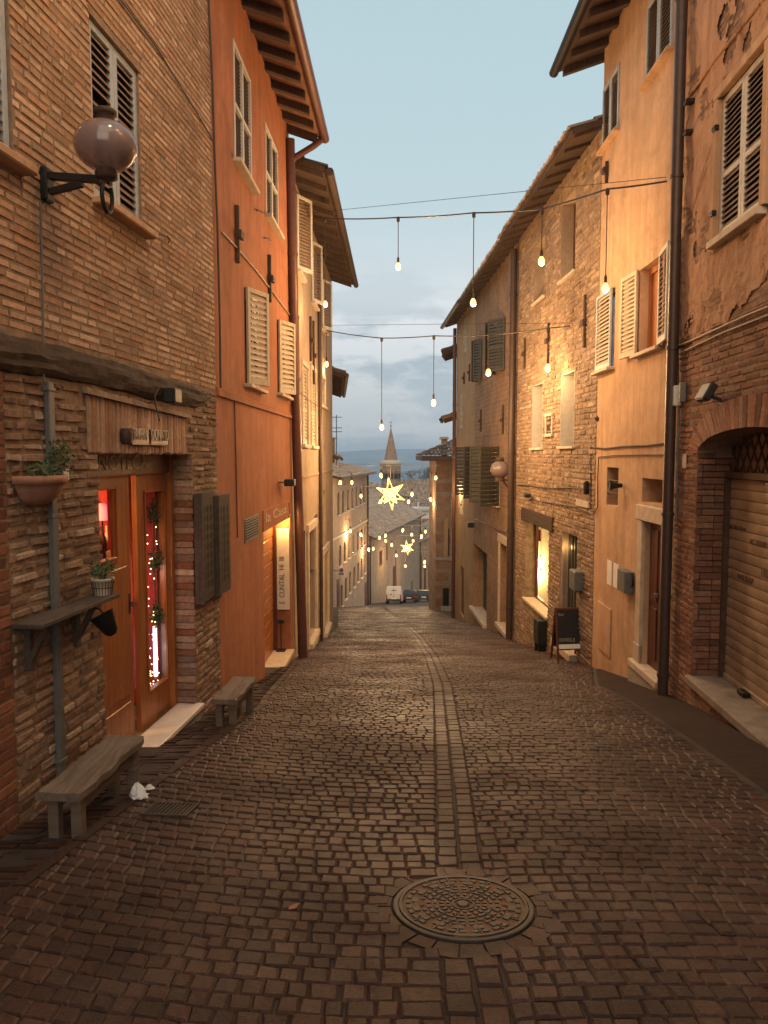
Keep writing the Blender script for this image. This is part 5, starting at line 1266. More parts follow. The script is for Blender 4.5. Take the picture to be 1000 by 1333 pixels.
# H: tiled house on the bend
WH = Wall((-1.6, 80), (5.45, 113))
zHe = at_depth(480, 701, 80.4).z
H = empty('tiled_corner_house', base_of(WH, 12)); tag(H, 'pale house with a big tiled roof on the bend behind the parked white van', 'building')
hw = [WH.rect(494, 498, 718, 738), WH.rect(503, 505.5, 708, 730), WH.rect(514.5, 516, 716, 735)]
hd = [WH.rect(511.5, 516.5, 738, 779), WH.rect(535.5, 538, 757, 778)]
shell(WH, 0, WH.len, -22, zHe + .1, [x + (.2,) for x in hw + hd], MT['sand'], H, depth=9)
for r in hw: framed(WH, H, r, -.15, .08, .05, 'wood_red'); 
for r in hd: wbox(WH, H, r[0], r[1], r[2], r[3], -.18, -.12, 'wood_red', 'door')
roof(WH, H, 0, WH.len, zHe, .7, back=9, pitch=.42, rafter=2, gutter='pipe_brown', und='wood_roof', mat='tiles')
pipe(WH, H, .3, -20, zHe, .1, .08, 'pipe_brown'); pipe(WH, H, WH.len-1, -22, zHe, .1, .08, 'pipe_brown')
# I: house with the red front and terrace
yI = 122
def fbox(parent, xl, xr, yt, yb, Y, dep, mat, name, b=.02):
    p, q = at_depth(xl, yt, Y), at_depth(xr, yb, Y); m = MB(); m.bbox(p.x, q.x, Y, Y + dep, q.z, p.z, b); return m.build(name, MT[mat], parent)
I = empty('red_terrace_house', (at_depth(553, 700, yI).x, yI, gz(yI))); tag(I, 'red and white house with a railed roof terrace in the gap down the street', 'building')
q = at_depth(539, 664, yI); fbox(I, 538, 566, 664, 800, yI, 8, 'white', 'wall')
fbox(I, 541, 558, 675, 697, yI - .06, .05, 'orange', 'red_panel')
for x0, x1, y0, y1 in ((543.5, 547, 722, 742), (551, 555, 718, 742), (560, 563, 730, 752)): fbox(I, x0, x1, y0, y1, yI - .05, .04, 'glass_dark', 'window')
fbox(I, 537, 567, 662.5, 665, yI - .5, .8, 'stone', 'terrace_ledge')
for x in (543.5, 562): fbox(I, x, x + 2, 654, 662.4, yI - .4, .3, 'white', 'railing_post')
m = MB()
for i in range(14): x = 546 + i*1.2; p, q = at_depth(x, 655.5, yI - .3), at_depth(x, 662.4, yI - .3); m.bar(p, q, .03, .03)
for y in (655.5, ): m.bar(at_depth(545.6, y, yI - .3), at_depth(562, y, yI - .3), .05, .05)
m.build('railing', MT['rust'], I)
LR = empty('porch_house', (at_depth(552, 780, 112).x, 112, gz(112))); tag(LR, 'low house with a sloping tiled canopy in front of the red terrace house', 'building')
fbox(LR, 543, 568, 704, 800, 112, 5, 'sand', 'wall')
p, q = at_depth(541, 709, 111.2), at_depth(563.5, 697, 111.2); m = MB(); th = .35
m.add([(p.x, 111.2, p.z), (q.x, 111.2, q.z), (q.x, 117, q.z+1.5), (p.x, 117, p.z+1.5), (p.x, 111.2, p.z+th), (q.x, 111.2, q.z+th), (q.x, 117, q.z+1.9), (p.x, 117, p.z+1.9)], [(0,1,2,3),(7,6,5,4),(0,4,5,1),(1,5,6,2),(2,6,7,3),(3,7,4,0)]); m.build('roof', MT['tiles'], LR)
for x0, x1, y0, y1 in ((547, 549, 722, 770), (552.5, 554.5, 728, 772), (558, 560, 735, 765)): fbox(LR, x0, x1, y0, y1, 111.95, .04, 'wood_red', 'window')
# J: brick house with hipped roof at right, chimney
yJ = 40.0
J = empty('hipped_brick_house', (3.2, yJ, gz(yJ))); tag(J, 'brick house with a hipped tiled roof and chimney at the end of the right row', 'building')
zj = at_depth(570, 600, yJ).z; xl = at_depth(567.5, 700, yJ).x
m = MB(); m.box(xl, xl + 6, yJ, yJ + 6, -9, zj); m.build('wall', MT['brickt'], J)
fbox(J, 566.8, 605, 726, 730, yJ - .05, .05, 'greystone', 'string_course')
fbox(J, 578, 583.5, 674, 725.5, yJ - .03, .03, 'ochre', 'blind_window'); fbox(J, 583.6, 585, 688, 724, yJ - .035, .03, 'dark', 'window')
fbox(J, 577, 584.5, 766, 788, yJ - .16, .16, 'iron', 'gas_meter'); fbox(J, 574, 590, 790, 797, yJ - .2, .2, 'greystone', 'plinth')
e0, e1 = at_depth(549, 600, yJ - .75), at_depth(549, 594, yJ - .75); ov = .75; x0, x1, y0, y1 = e0.x, xl + 6.7, yJ - ov, yJ + 6.7; cx0 = x0 + 3.4; rz = e1.z + 1.45
def slope_tiles(m, a, b, c, d, nu, nv, bumpz=.07):
    a, b, c, d = map(Vector, (a, b, c, d))
    for i in range(nu):
        for j in range(nv):
            s0, s1, t0, t1 = i/nu, (i+1)/nu, j/nv, (j+1)/nv
            P_ = lambda s, t: (a*(1-s)+b*s)*(1-t) + (d*(1-s)+c*s)*t
            p, q, r, w = P_(s0, t0), P_(s1, t0), P_(s1, t1), P_(s0, t1); mid0, mid1 = (p+q)/2 + Vector((0,0,bumpz+.04)), (r+w)/2 + Vector((0,0,bumpz))
            cc = R.choice([(1,1,1),(.75,.7,.68),(1.25,1.15,1.05),(.6,.6,.6)])
            m.add([p + Vector((0,0,.03)), mid0, q + Vector((0,0,.03)), r, mid1, w], [(0,1,4,5), (1,2,3,4)], col=cc)
m = MB(); m.box(x0, x1, y0, y1, e0.z, e1.z); ro = m.build('roof', MT['wood_roof'], J); m = MB()
slope_tiles(m, (x0, y0, e1.z), (x1, y0, e1.z), (x1-2, y0+3.6, rz), (cx0, y0+3.6, rz), 34, 9); slope_tiles(m, (x0, y1, e1.z), (x0, y0, e1.z), (cx0, y0+3.6, rz), (cx0, y1-3.6, rz), 34, 9); m.build('roof_tiles', MT['tiles_d'], ro)
p, q = at_depth(575, 583, yJ + .9), at_depth(582.5, 572, yJ + .9); m = MB(); m.bbox(p.x, q.x, yJ+.8, yJ+1.2, p.z-1, q.z, .02); m.build('chimney', MT['brickt'], ro)
p2, q2 = at_depth(573, 572, yJ + .8), at_depth(584, 568.5, yJ + .8); m = MB(); m.bbox(p2.x, q2.x, yJ+.7, yJ+1.3, p2.z+.003, q2.z, .02); m.bbox(p2.x, q2.x, yJ+.7, yJ+1.3, p2.z-.32, p2.z-.24, .02); m.build('chimney_cap', MT['greystone'], ro)
# eaves of houses between G3 and J
WK = Wall((3.02, 31.2), (3.5, 36.2))
K1 = house('high_eave_house', 'house whose dark eave juts out past the ochre house high up', WK, 0, 2.4, at_depth(580, 447, 32).z + .2, 'ochre', depth=5)
roof(WK, K1, 0, 2.4, at_depth(577.5, 462, 32).z, .68, rafter=.5, gutter=None, und='wood_roof', mat='tiles_d')
K2 = house('low_eave_house', 'lower house with a round tiled eave corner past the ochre house', WK, 2.6, 5, at_depth(580, 545, 35).z + .2, 'ochre', depth=5)
roof(WK, K2, 2.6, 5, at_depth(577, 547, 34.5).z, .72, rafter=.5, gutter='iron', und='soffit', mat='tiles_d')
# ------------------------------------------------------------------ roofs of the town, church, trees, hills
TW = []
for i, (xl, xr, yt, ye, Y, lab) in enumerate(((516, 572, 624, 646, 165, 'town house with a long grey brown roof right of the church tower'), (528, 590, 640, 668, 140, 'town house whose tiled roof sits just above the terrace railing'), (474, 522, 634, 660, 150, 'town house with a reddish roof behind the big lit star'), (486, 560, 650, 672, 132, 'town house with a broad tiled roof below the big lit star'), (430, 500, 628, 650, 190, 'town house far left of the church tower'))):
    a, b = at_depth(xl, ye, Y), at_depth(xr, yt, Y + 7)
    h = empty('town_house', ((a.x+b.x)/2, Y, gz(Y))); tag(h, lab, 'building', 'roofs of the lower town')
    m = MB(); m.box(a.x+.4, b.x-.4, Y+.4, Y+13, gz(Y)-8, a.z-.05); m.build('wall', MT['sand'], h)
    m = MB(); sk = (b.x-a.x)*.12
    m.box(a.x, b.x, Y, Y+13.4, a.z-.045, a.z-.01); slope_tiles(m, (a.x, Y, a.z), (b.x, Y, a.z), (b.x-sk, Y+7, b.z), (a.x+sk, Y+7, b.z), 42, 12, .1); slope_tiles(m, (b.x, Y+13.4, a.z), (a.x, Y+13.4, a.z), (a.x+sk, Y+7, b.z), (b.x-sk, Y+7, b.z), 30, 8, .1)
    m.add([(a.x, Y, a.z), (a.x+sk, Y+7, b.z), (a.x, Y+13.4, a.z)], [(0,1,2)]); m.add([(b.x, Y, a.z), (b.x-sk, Y+7, b.z), (b.x, Y+13.4, a.z)], [(0,1,2)])
    m.build('roof', MT['tiles'], h)
    for k in range(3): x = a.x + (b.x-a.x)*(.2+.3*k); m = MB(); m.box(x-.5, x+.5, Y+.36, Y+.42, a.z-2.4, a.z-.9); m.build('window', MT['dark'], h)
yT = 200; T = empty('church_tower', (at_depth(509, 600, yT).x, yT, gz(yT))); tag(T, 'round brick church tower with a pointed conical spire', 'church tower')
cx = at_depth(509, 600, yT).x; z_ap, z_cb, z_dr = at_depth(508, 556, yT).z, at_depth(509, 599, yT).z, at_depth(509, 605, yT).z
m = MB(); m.lathe([(2.55, gz(yT)-z_dr-8), (2.55, 0), ], 12, (cx, yT, z_dr), False); m.build('drum', MT['brickt'], T)
m = MB(); m.lathe([(2.6, -.1), (2.85, .2), (2.85, .7), (2.5, 1.0), (1.9, z_cb-z_dr)], 12, (cx, yT, z_dr), False); m.build('cornice', MT['stone'], T)
m = MB(); m.lathe([(1.75, z_cb-z_dr+.002), (1.2, (z_ap-z_dr)*.42), (.06, z_ap-z_dr)], 12, (cx, yT, z_dr), False); m.build('spire', MT['brickt'], T)
m = MB(); m.lathe([(.03, 0), (.25, .25), (.03, .5)], 8, (cx, yT, z_ap)); m.bar((cx, yT, z_ap+.4), (cx, yT, z_ap+1.7), .09, .09); m.bar((cx-.4, yT, z_ap+1.2), (cx+.4, yT, z_ap+1.2), .09, .09); m.build('finial_cross', MT['iron'], T)
for k in range(5):
    t = -math.pi/2 + (k-2)*math.pi/6*1.0; m = MB(Matrix.Translation((cx, yT, 0)) @ Matrix.Rotation(t + math.pi/2, 4, 'Z')); zc_ = z_dr - 2.6
    pts = [(-.5, zc_-1), (.5, zc_-1), (.5, zc_+.5)] + [(.5*math.cos(q), zc_+.5+.5*math.sin(q)) for q in [math.pi*i/6 for i in range(1, 6)]] + [(-.5, zc_+.5)]
    m.prism(pts, -2.6, -2.5); m.build('belfry_opening', MT['dark'], T)
def tree(x, y, zb, h, sp, n, lab, leafn=0):
    t = empty('bare_tree', (x, y, zb)); tag(t, lab, 'tree', 'bare trees behind the roofs'); m = MB(); br = MB()
    m.tube([(x, y, zb), (x+.1, y, zb+h*.3), (x, y, zb+h*.5)], [.25, .2, .12], 6); m.build('trunk', MT['iron'], t)
    def grow(p, d, L, r, k):
        q = p + d*L; br.tube([p, (p+q)/2 + Vector((R.uniform(-.1,.1), 0, R.uniform(-.1,.1)))*L, q], [r, r*.8, r*.55], 4, False)
        if k: 
            for _ in range(3): grow(q, (d + Vector((R.uniform(-.8,.8), R.uniform(-.8,.8), R.uniform(-.25,.6)))).normalized(), L*.72, r*.55, k-1)
    for _ in range(n): grow(Vector((x, y, zb+h*.35)), Vector((R.uniform(-sp,sp), R.uniform(-sp,sp), 1)).normalized(), h*.26, .1, 4)
    br.build('crown', MT['iron'], t)
for i, (px, pt, Y, hh, lab) in enumerate(((541, 613, 185, 9, 'bare tree nearest the church tower behind the roofs'), (553, 609, 180, 10, 'tallest bare tree behind the roofs at right'), (564, 616, 178, 8, 'bare tree beside the hipped roof behind the town roofs'))):
    p = at_depth(px, pt, Y); tree(p.x, Y, p.z - hh, hh, .7, 5, lab)
# ------------------------------------------------------------------ ground
def terrain():
    ys = [-12 + i*.5 for i in range(144)] + [60 + i*4 for i in range(36)] + [204 + i*30 for i in range(36)]; xs = [-900, -400, -150, -60, -25, -12, -7] + [-5 + i*.5 for i in range(21)] + [7, 12, 25, 60, 150, 400, 900]
    vs = [(x, y, gz(y) - .0125 + (min(0, -(abs(x)-60)*.02) if abs(x) > 60 else 0)) for y in ys for x in xs]; w = len(xs)
    m = MB(); m.add(vs, [(i*w+j, i*w+j+1, i*w+w+j+1, i*w+w+j) for i in range(len(ys)-1) for j in range(w-1)], smooth=True)
    return m.build('ground', MT['joint'])
tag(terrain(), kind='structure')
def ridge(name, Y, dep, prof, zb, mat, x0, x1, n=220):
    m = MB(); vs = []
    for i in range(n+1):
        x = x0 + (x1-x0)*i/n; z = prof(x)
        vs += [(x, Y - dep, zb), (x, Y - dep*.4, zb + (z-zb)*.62), (x, Y, z), (x, Y + dep, zb)]
    m.add(vs, [(i*4+k, i*4+4+k, i*4+5+k, i*4+1+k) for i in range(n) for k in range(3)], smooth=True); o = m.build(name, mat); tag(o, kind='structure'); return o
hillm = m_plain('haze_tinted_hills', (.16, .22, .28), .95, var=.35, scale=.01, bump=0)  # blue of distance haze painted into the hill colour
YH = 2600
def pr1(x):
    base = at_depth(500, 589, YH).z
    return base + 9*nse(x*.0011, 1.3) + 4*nse(x*.006, 7.7) + (6 if False else 0) + 7*math.exp(-((x-60)/160)**2) - 3
ridge('hills', YH, 900, pr1, -130, hillm, -2600, 2600)
def pr2(x): return at_depth(500, 604, 1500).z + 6*nse(x*.003, 4.3) + 3*nse(x*.015, 2.2)
ridge('hills', 1500, 500, pr2, -130, hillm, -1600, 1600)
# setts: rows of real stones
sett = MB(); SC = [(.066,.0345,.0245),(.057,.031,.0225),(.075,.0395,.028),(.053,.03,.0235),(.073,.0355,.026),(.06,.0355,.028),(.086,.05,.037)]
mh = ground_at(603, 1180)
chan = [ground_at(x, y) for x, y in ((626, 1330), (616, 1270), (604, 1180), (599, 1130), (590, 1020), (583, 950), (576, 890), (562, 855), (545, 830), (530, 815))]
cpts = sorted([(p.y, p.x) for p in chan])
def chan_x(y):
    if y <= cpts[0][0]: return cpts[0][1] + (cpts[1][1]-cpts[0][1])/(cpts[1][0]-cpts[0][0])*(y-cpts[0][0])
    for (a, b), (c, d) in zip(cpts, cpts[1:]):
        if y <= c: return b + (d-b)*(y-a)/(c-a)
    return cpts[-1][1] - (y - cpts[-1][0])*.03
CW = .119
def stone(m, q, zj, col, j=.0065, bev=.012):
    """one sett: four ground corners, cushion top"""
    c = sum((Vector(p) for p in q), Vector((0,0)))/4
    if (Vector((c.x, c.y)) - Vector((mh.x, mh.y))).length < .385: return
    ou = [Vector(p) + Vector((R.uniform(-j, j), R.uniform(-j, j))) for p in q]; inn = [p + (c-p).normalized()*bev*1.3 for p in ou]
    vs = [(p.x, p.y, gz(p.y) - .035) for p in ou] + [(p.x, p.y, gz(p.y) - .010 + zj) for p in ou] + [(p.x, p.y, gz(p.y) + zj) for p in inn]
    m.add(vs, [(8,9,10,11)] + [(4+i, 4+(i+1)%4, 8+(i+1)%4, 8+i) for i in range(4)] + [(i, (i+1)%4, 4+(i+1)%4, 4+i) for i in range(4)], col=col)
def pleft(y): return left_x(y) + (.46 if y < 8.3 else max(.1, .42 - (y-8.3)*.06))
def pright(y): return right_x(y) - (.62 if y < 10 else max(.03, .62 - (y-10)*.25))
def bend(x, y, side):
    xl, xr = (pleft(y), chan_x(y)-CW) if side < 0 else (chan_x(y)+CW, pright(y))
    t = (x-xl)/(xr-xl) if xr > xl else 0
    return .42*(1-t)**2 + .05*math.sin(y*1.3) if side < 0 else -.30*t**1.6 + .22*t
for side in (-1, 1):
    y = -.8; rowi = 0
    while y < 60:
        rh = .099*R.uniform(.92, 1.08)*(1 if y < 24 else 1.5 if y < 36 else 2.4)
        xl, xr = (pleft(y), chan_x(y)-CW) if side < 0 else (chan_x(y)+CW, pright(y))
        x = xl - R.uniform(0, .08)
        while x < xr:
            w = R.choice((R.uniform(.075, .1), R.uniform(.09, .125)))*(1 if y < 24 else 1.4 if y < 36 else 2.2); a, b = max(x, xl), min(x+w, xr); x += w
            if xr - b < .06: b = xr; x = xr + 1
            if b - a < .03: continue
            g = .002*(1 if y < 24 else 1.6)
            dj = R.uniform(-.004, .004); a += dj*.0; y0a, y1a = y + dj + bend(a, y, side), y + rh + bend(a, y, side); y0b, y1b = y + dj + bend(b, y, side), y + rh + bend(b, y, side)
            k = R.uniform(.85, 1.15); c = tuple(v*k for v in R.choice(SC))
            stone(sett, [(a+g/2, y0a+g/2), (b-g/2, y0b+g/2), (b-g/2, y1b-g/2), (a+g/2, y1a-g/2)], R.uniform(-.004, .004), c)
        y += rh; rowi += 1
# two rows of long stones down the middle
y = -.8
while y < 40:
    for s in (-1, 1):
        h = R.uniform(.13, .2); yy = y + (0 if s < 0 else .05); x0 = chan_x(yy) + (-.118 if s < 0 else .004); x1 = x0 + .107; x0b = chan_x(yy+.12) + (-.118 if s < 0 else .004)
        k = R.uniform(.78, 1.0); stone(sett, [(x0, yy), (x1+.005, yy), (x0b+.112, yy+.124), (x0b, yy+.124)], R.uniform(-.004, .003) - .004, tuple(v*k for v in R.choice(SC)), .006)
    y += .126
# stones round the manhole
n = 22
for i in range(n):
    t0, t1 = 2*math.pi*(i+.04)/n, 2*math.pi*(i+.96)/n; q = [Vector((mh.x + r_*math.cos(t), mh.y + r_*math.sin(t)*1.0)) for r_, t in ((.338, t0), (.338, t1), (.405 + .05*R.random(), t1), (.405 + .05*R.random(), t0))]
    c = sum(q, Vector((0,0)))/4; k = R.uniform(.8, 1.1)
    vs = [(p.x, p.y, gz(p.y)+z) for z in (-.03, -.001 - .006*R.random()) for p in q]; sett.add(vs, [(4,5,6,7),(0,1,5,4),(1,2,6,5),(2,3,7,6),(3,0,4,7)], col=tuple(v*k for v in R.choice(SC)))
tag(sett.build('road', MT['cobble']), kind='structure')
# gutter of bricks on edge along the left wall
gut = MB(); y = -.5
while y < 13:
    xl, xr = left_x(y) - .02, pleft(y) - .015; dx = (left_x(y+.07) - left_x(y)); n = 2 
    h = R.uniform(.055, .07); z = -.02 - .0*y; spl = xl + (xr-xl)*R.uniform(.4, .6)
    for a, b in ((xl, spl-.008), (spl, xr)):
        k = R.uniform(.7, 1.15); zj = R.uniform(-.008, .006); 
        gut.add([(a, y, gz(y)-.05), (b, y, gz(y)-.05), (b+dx*.8, y+h-.012, gz(y)-.05), (a+dx*.8, y+h-.012, gz(y)-.05), (a, y, gz(y)-.012+zj), (b, y, gz(y)-.002+zj), (b+dx*.8, y+h-.012, gz(y+h)-.002+zj), (a+dx*.8, y+h-.012, gz(y+h)-.012+zj)], [(4,5,6,7),(0,1,5,4),(1,2,6,5),(2,3,7,6),(3,0,4,7)], col=tuple(v*k for v in (.06, .028, .019)))
    y += h + .016
y = -.5
while y < 13:
    L = R.uniform(.35, .6); x0, x1 = pleft(y) - .012, pleft(y+L) - .012; k = R.uniform(.8, 1.1)
    gut.add([(x0, y, gz(y)-.05), (x0+.075, y, gz(y)-.05), (x1+.075, y+L-.015, gz(y+L)-.05), (x1, y+L-.015, gz(y+L)-.05), (x0, y, gz(y)+.008), (x0+.07, y, gz(y)+.008), (x1+.07, y+L-.015, gz(y+L)+.008), (x1, y+L-.015, gz(y+L)+.008)], [(4,5,6,7),(0,1,5,4),(1,2,6,5),(2,3,7,6),(3,0,4,7)], col=tuple(v*k for v in (.055, .033, .024)))
    y += L
tag(gut.build('gutter', MT['cobble']), kind='structure')
# worn pavement strip at right with a low dark edge
m = MB(); ys = [-2 + i*.3 for i in range(48)]
for y0, y1 in zip(ys, ys[1:]):
    f = lambda y: pright(y) + .02
    m.quad((f(y0)+.1, y0, gz(y0)+.006), (right_x(y0)+.05, y0, gz(y0)+.014), (right_x(y1)+.05, y1, gz(y1)+.014), (f(y1)+.1, y1, gz(y1)+.006)); m.quad((f(y0), y0, gz(y0)-.03), (f(y0)+.1, y0, gz(y0)+.006), (f(y1)+.1, y1, gz(y1)+.006), (f(y1), y1, gz(y1)-.03))
tag(m.build('pavement', MT['pave']), kind='structure')
# manhole cover
slope = math.atan((gz(mh.y+.3) - gz(mh.y-.3))/.6)
MH = empty('manhole_cover', (mh.x, mh.y, gz(mh.y))); tag(MH, 'round cast iron manhole cover with a raised radial pattern set in the cobbles', 'manhole cover')
Mm = Matrix.Translation((mh.x, mh.y, gz(mh.y) + .001)) @ Matrix.Rotation(slope, 4, 'X'); RM = .325
m = MB(Mm); m.lathe([(RM, -.04), (RM, .0), (RM-.006, .002), (RM-.022, .002), (RM-.024, -.006)], 64, smooth=False); m.build('frame', MT['iron_cover'], MH)
m = MB(Mm); m.lathe([(RM-.028, -.03), (RM-.028, .001), (0, .001)], 64, smooth=False); pl_ = m.build('plate', MT['rust_fill'], MH)
m = MB(Mm)
def seg(r0, r1, t0, t1, h=.007):
    q = [(r*math.cos(t), r*math.sin(t)) for r, t in ((r0, t0), (r1, t0), (r1, t1), (r0, t1))]; n = 4
    pts = [(r0*math.cos(t0+(t1-t0)*i/n), r0*math.sin(t0+(t1-t0)*i/n)) for i in range(n+1)] + [(r1*math.cos(t1-(t1-t0)*i/n), r1*math.sin(t1-(t1-t0)*i/n)) for i in range(n+1)]
    vs = [(x, y, .0012) for x, y in pts] + [(x, y, h) for x, y in pts]; k = len(pts); m.add(vs, [tuple(range(k, 2*k))] + [(i, (i+1) % k, k+(i+1) % k, k+i) for i in range(k)])
for r0, r1 in ((.285, .297), (.045, .052)): 
    for i in range(24): seg(r0, r1, 2*math.pi*i/24, 2*math.pi*(i+1)/24)
for rr, n, f, w in ((.255, 32, .62, .02), (.222, 16, .55, .03), (.19, 32, .5, .016), (.16, 24, .6, .018), (.13, 16, .7, .012), (.1, 20, .5, .02), (.07, 14, .55, .016)):
    for i in range(n):
        t = 2*math.pi*(i+.5)/n
        if rr in (.222, .19) and (abs(math.sin(t)) < .18): continue
        if rr > .2 and (i % 4 == 0) and abs(math.cos(2*t)) < .6: continue
        seg(rr-w/2, rr+w/2, t-math.pi/n*f, t+math.pi/n*f)
for i in range(16):
    t = 2*math.pi*(i+.5)/16
    if abs(math.sin(t)) < .2: continue
    seg(.2, .283, t-.012, t+.012); seg(.11, .18, t+.17, t+.19)
m.lathe([(.03, .0012), (.03, .008), (.022, .009), (0, .009)], 16)
m.build('raised_pattern', MT['iron_cover'], pl_)
m = MB(Mm)
for s in (-1, 1): m.add([(s*.205+.028*math.cos(t), .02*math.sin(t), .006) for t in [2*math.pi*i/14 for i in range(14)]], [tuple(range(14))])
m.build('key_hole_caps', MT['rust_fill'], pl_)
kp = ground_at(606, 1221); m = MB(Matrix.Translation((kp.x, kp.y, gz(kp.y))) @ Matrix.Rotation(slope, 4, 'X')); m.bbox(-.055, .055, -.025, .02, -.03, .006, .006); m.build('lifting_plate', MT['iron_cover'], MH); m = MB(Matrix.Translation((kp.x, kp.y, gz(kp.y))) @ Matrix.Rotation(slope, 4, 'X')); m.box(-.038, .038, -.017, .012, .0, .0075); m.build('plate_fill', MT['rust_fill'], MH)
# drain grate, litter, leaf
dg = ground_at(222, 1056); DG_ = empty('drain_grate', (dg.x, dg.y, gz(dg.y))); tag(DG_, 'small square iron drain grate set in the cobbles near the front bench', 'drain')
Md = Matrix.Translation(DG_.location + Vector((0,0,.006))) @ Matrix.Rotation(math.atan((gz(dg.y+.2)-gz(dg.y-.2))/.4), 4, 'X') @ Matrix.Rotation(-.1, 4, 'Z')
m = MB(Md); m.box(-.13, .13, -.11, .11, -.04, -.002); m.build('pit', MT['dark'], DG_); m = MB(Md)
m.box(-.13, .13, -.12, -.1, -.03, .006); m.box(-.13, .13, .1, .12, -.03, .006); m.box(-.15, -.13, -.12, .12, -.03, .006); m.box(.13, .15, -.12, .12, -.03, .006)
for i in range(10): x = -.118 + i*.026; m.box(x-.006, x+.006, -.1, .1, -.02, .004)
m.build('grate', MT['iron_cover'], DG_)
def litter(name, px, py, w, h, lab, mat, cat):
    p = ground_at(px, py); rg = random.Random(px); n = 9; pts = []
    m = MB(Matrix.Translation((p.x, p.y, gz(p.y) + .012)))
    n = 17; rings = []
    for k, (s_, hz_) in enumerate(((1, 0), (1.02, .16), (.86, .34), (.6, .62), (.3, .86))):
        rings.append([(w*s_*math.cos(t)*rg.uniform(.78, 1.12) - .1*w*k/4, w*.62*s_*math.sin(t)*rg.uniform(.75, 1.15), h*hz_*rg.uniform(.72, 1.25) if k else 0) for t in [2*math.pi*i/n for i in range(n)]])
    vs_ = sum(rings, []) + [(-.12*w, 0, h)]; m.add(vs_, [(k*n+i, k*n+(i+1) % n, k*n+n+(i+1) % n, k*n+n+i) for k in range(4) for i in range(n)] + [(4*n+i, 4*n+(i+1) % n, 5*n) for i in range(n)]); o = m.build(name, MT[mat], None, (p.x, p.y, gz(p.y))); tag(o, lab, cat)
litter('crumpled_paper', 181, 1041, .062, .10, 'crumpled white paper lying by the leg of the front bench', 'paper', 'litter')
litter('paper_scrap', 195, 1029, .035, .03, 'small white paper scrap just behind the crumpled paper', 'paper', 'litter')
p = ground_at(383, 1184); m = MB(Matrix.Translation((p.x, p.y, gz(p.y)+.008)) @ Matrix.Rotation(.5, 4, 'Z')); m.add([(-.03,0,0),(-.01,.016,.006),(.03,.004,.012),(.0,-.014,.004),(0,.001,.0)], [(0,4,1),(1,4,2),(2,4,3),(3,4,0)]); tag(m.build('dry_leaf', MT['terracotta'], None, (p.x, p.y, gz(p.y))), 'single dry brown leaf lying on the cobbles', 'leaf')
# ------------------------------------------------------------------ benches
def bench(lab, y0, y1, xo, dep, zs, th=.05):
    """plank on four posts of different length, the street falls away under it"""
    W = WA if y0 < 8 else WB
    b = empty('wooden_bench', (xo, (y0+y1)/2, gz((y0+y1)/2))); tag(b, lab, 'bench')
    d = Vector((W.d.x, W.d.y, 0)); ang = math.atan2(d.y, d.x) - math.pi/2
    Mb = Matrix.Translation((xo, y0, 0)) @ Matrix.Rotation(ang, 4, 'Z'); L = y1 - y0
    m = MB(Mb); n = 10
    vs = []; 
    for i in range(n+1):
        y = L*i/n; wv = [R.uniform(-.011, .011) for _ in range(4)]
        vs += [(0+wv[0], y, zs-th), (dep+wv[1], y, zs-th), (dep+wv[1], y, zs-.008), (dep-.012, y, zs+wv[2]*.4), (dep*.5, y, zs-.004), (0.012, y, zs+wv[3]*.4), (0+wv[0], y, zs-.008)]
    k = 7; m.add(vs, [(i*k+j, i*k+(j+1) % k, i*k+k+(j+1) % k, i*k+k+j) for i in range(n) for j in range(k)]); m.add(vs[:k], [tuple(range(k))]); m.add(vs[-k:], [tuple(range(k-1, -1, -1))])
    m.build('seat', MT['bench'], b)
    for x, y in ((.03, .05), (dep-.09, .05), (.03, L-.11), (dep-.09, L-.11)):
        g = gz((Mb @ Vector((x, y, 0))).y); m = MB(Mb); m.bbox(x, x+.065, y, y+.065, g-.03, zs-th, .006); m.build('leg', MT['wood_old'], b)
    m = MB(Mb); m.bbox(.045, .07, .12, L-.115, zs-th-.1, zs-th-.04, .004); m.bbox(dep-.07, dep-.045, .12, L-.115, zs-th-.1, zs-th-.04, .004); m.build('stretcher', MT['wood_old'], b)
pa, pb = at_depth(45, 1030, 4.2), at_depth(105, 1035, 4.2)
bench('long weathered wooden bench in front of the wine shop doorstep', 4.22, 5.12, pa.x, pb.x - pa.x, at_depth(105, 1033, 4.2).z)
pa, pb = at_depth(274, 916, 7.1), at_depth(308, 917, 7.1)
bench('short weathered wooden bench at the corner of the orange house', 7.1, 7.85, pa.x, pb.x - pa.x, at_depth(308, 914, 7.1).z + .03)
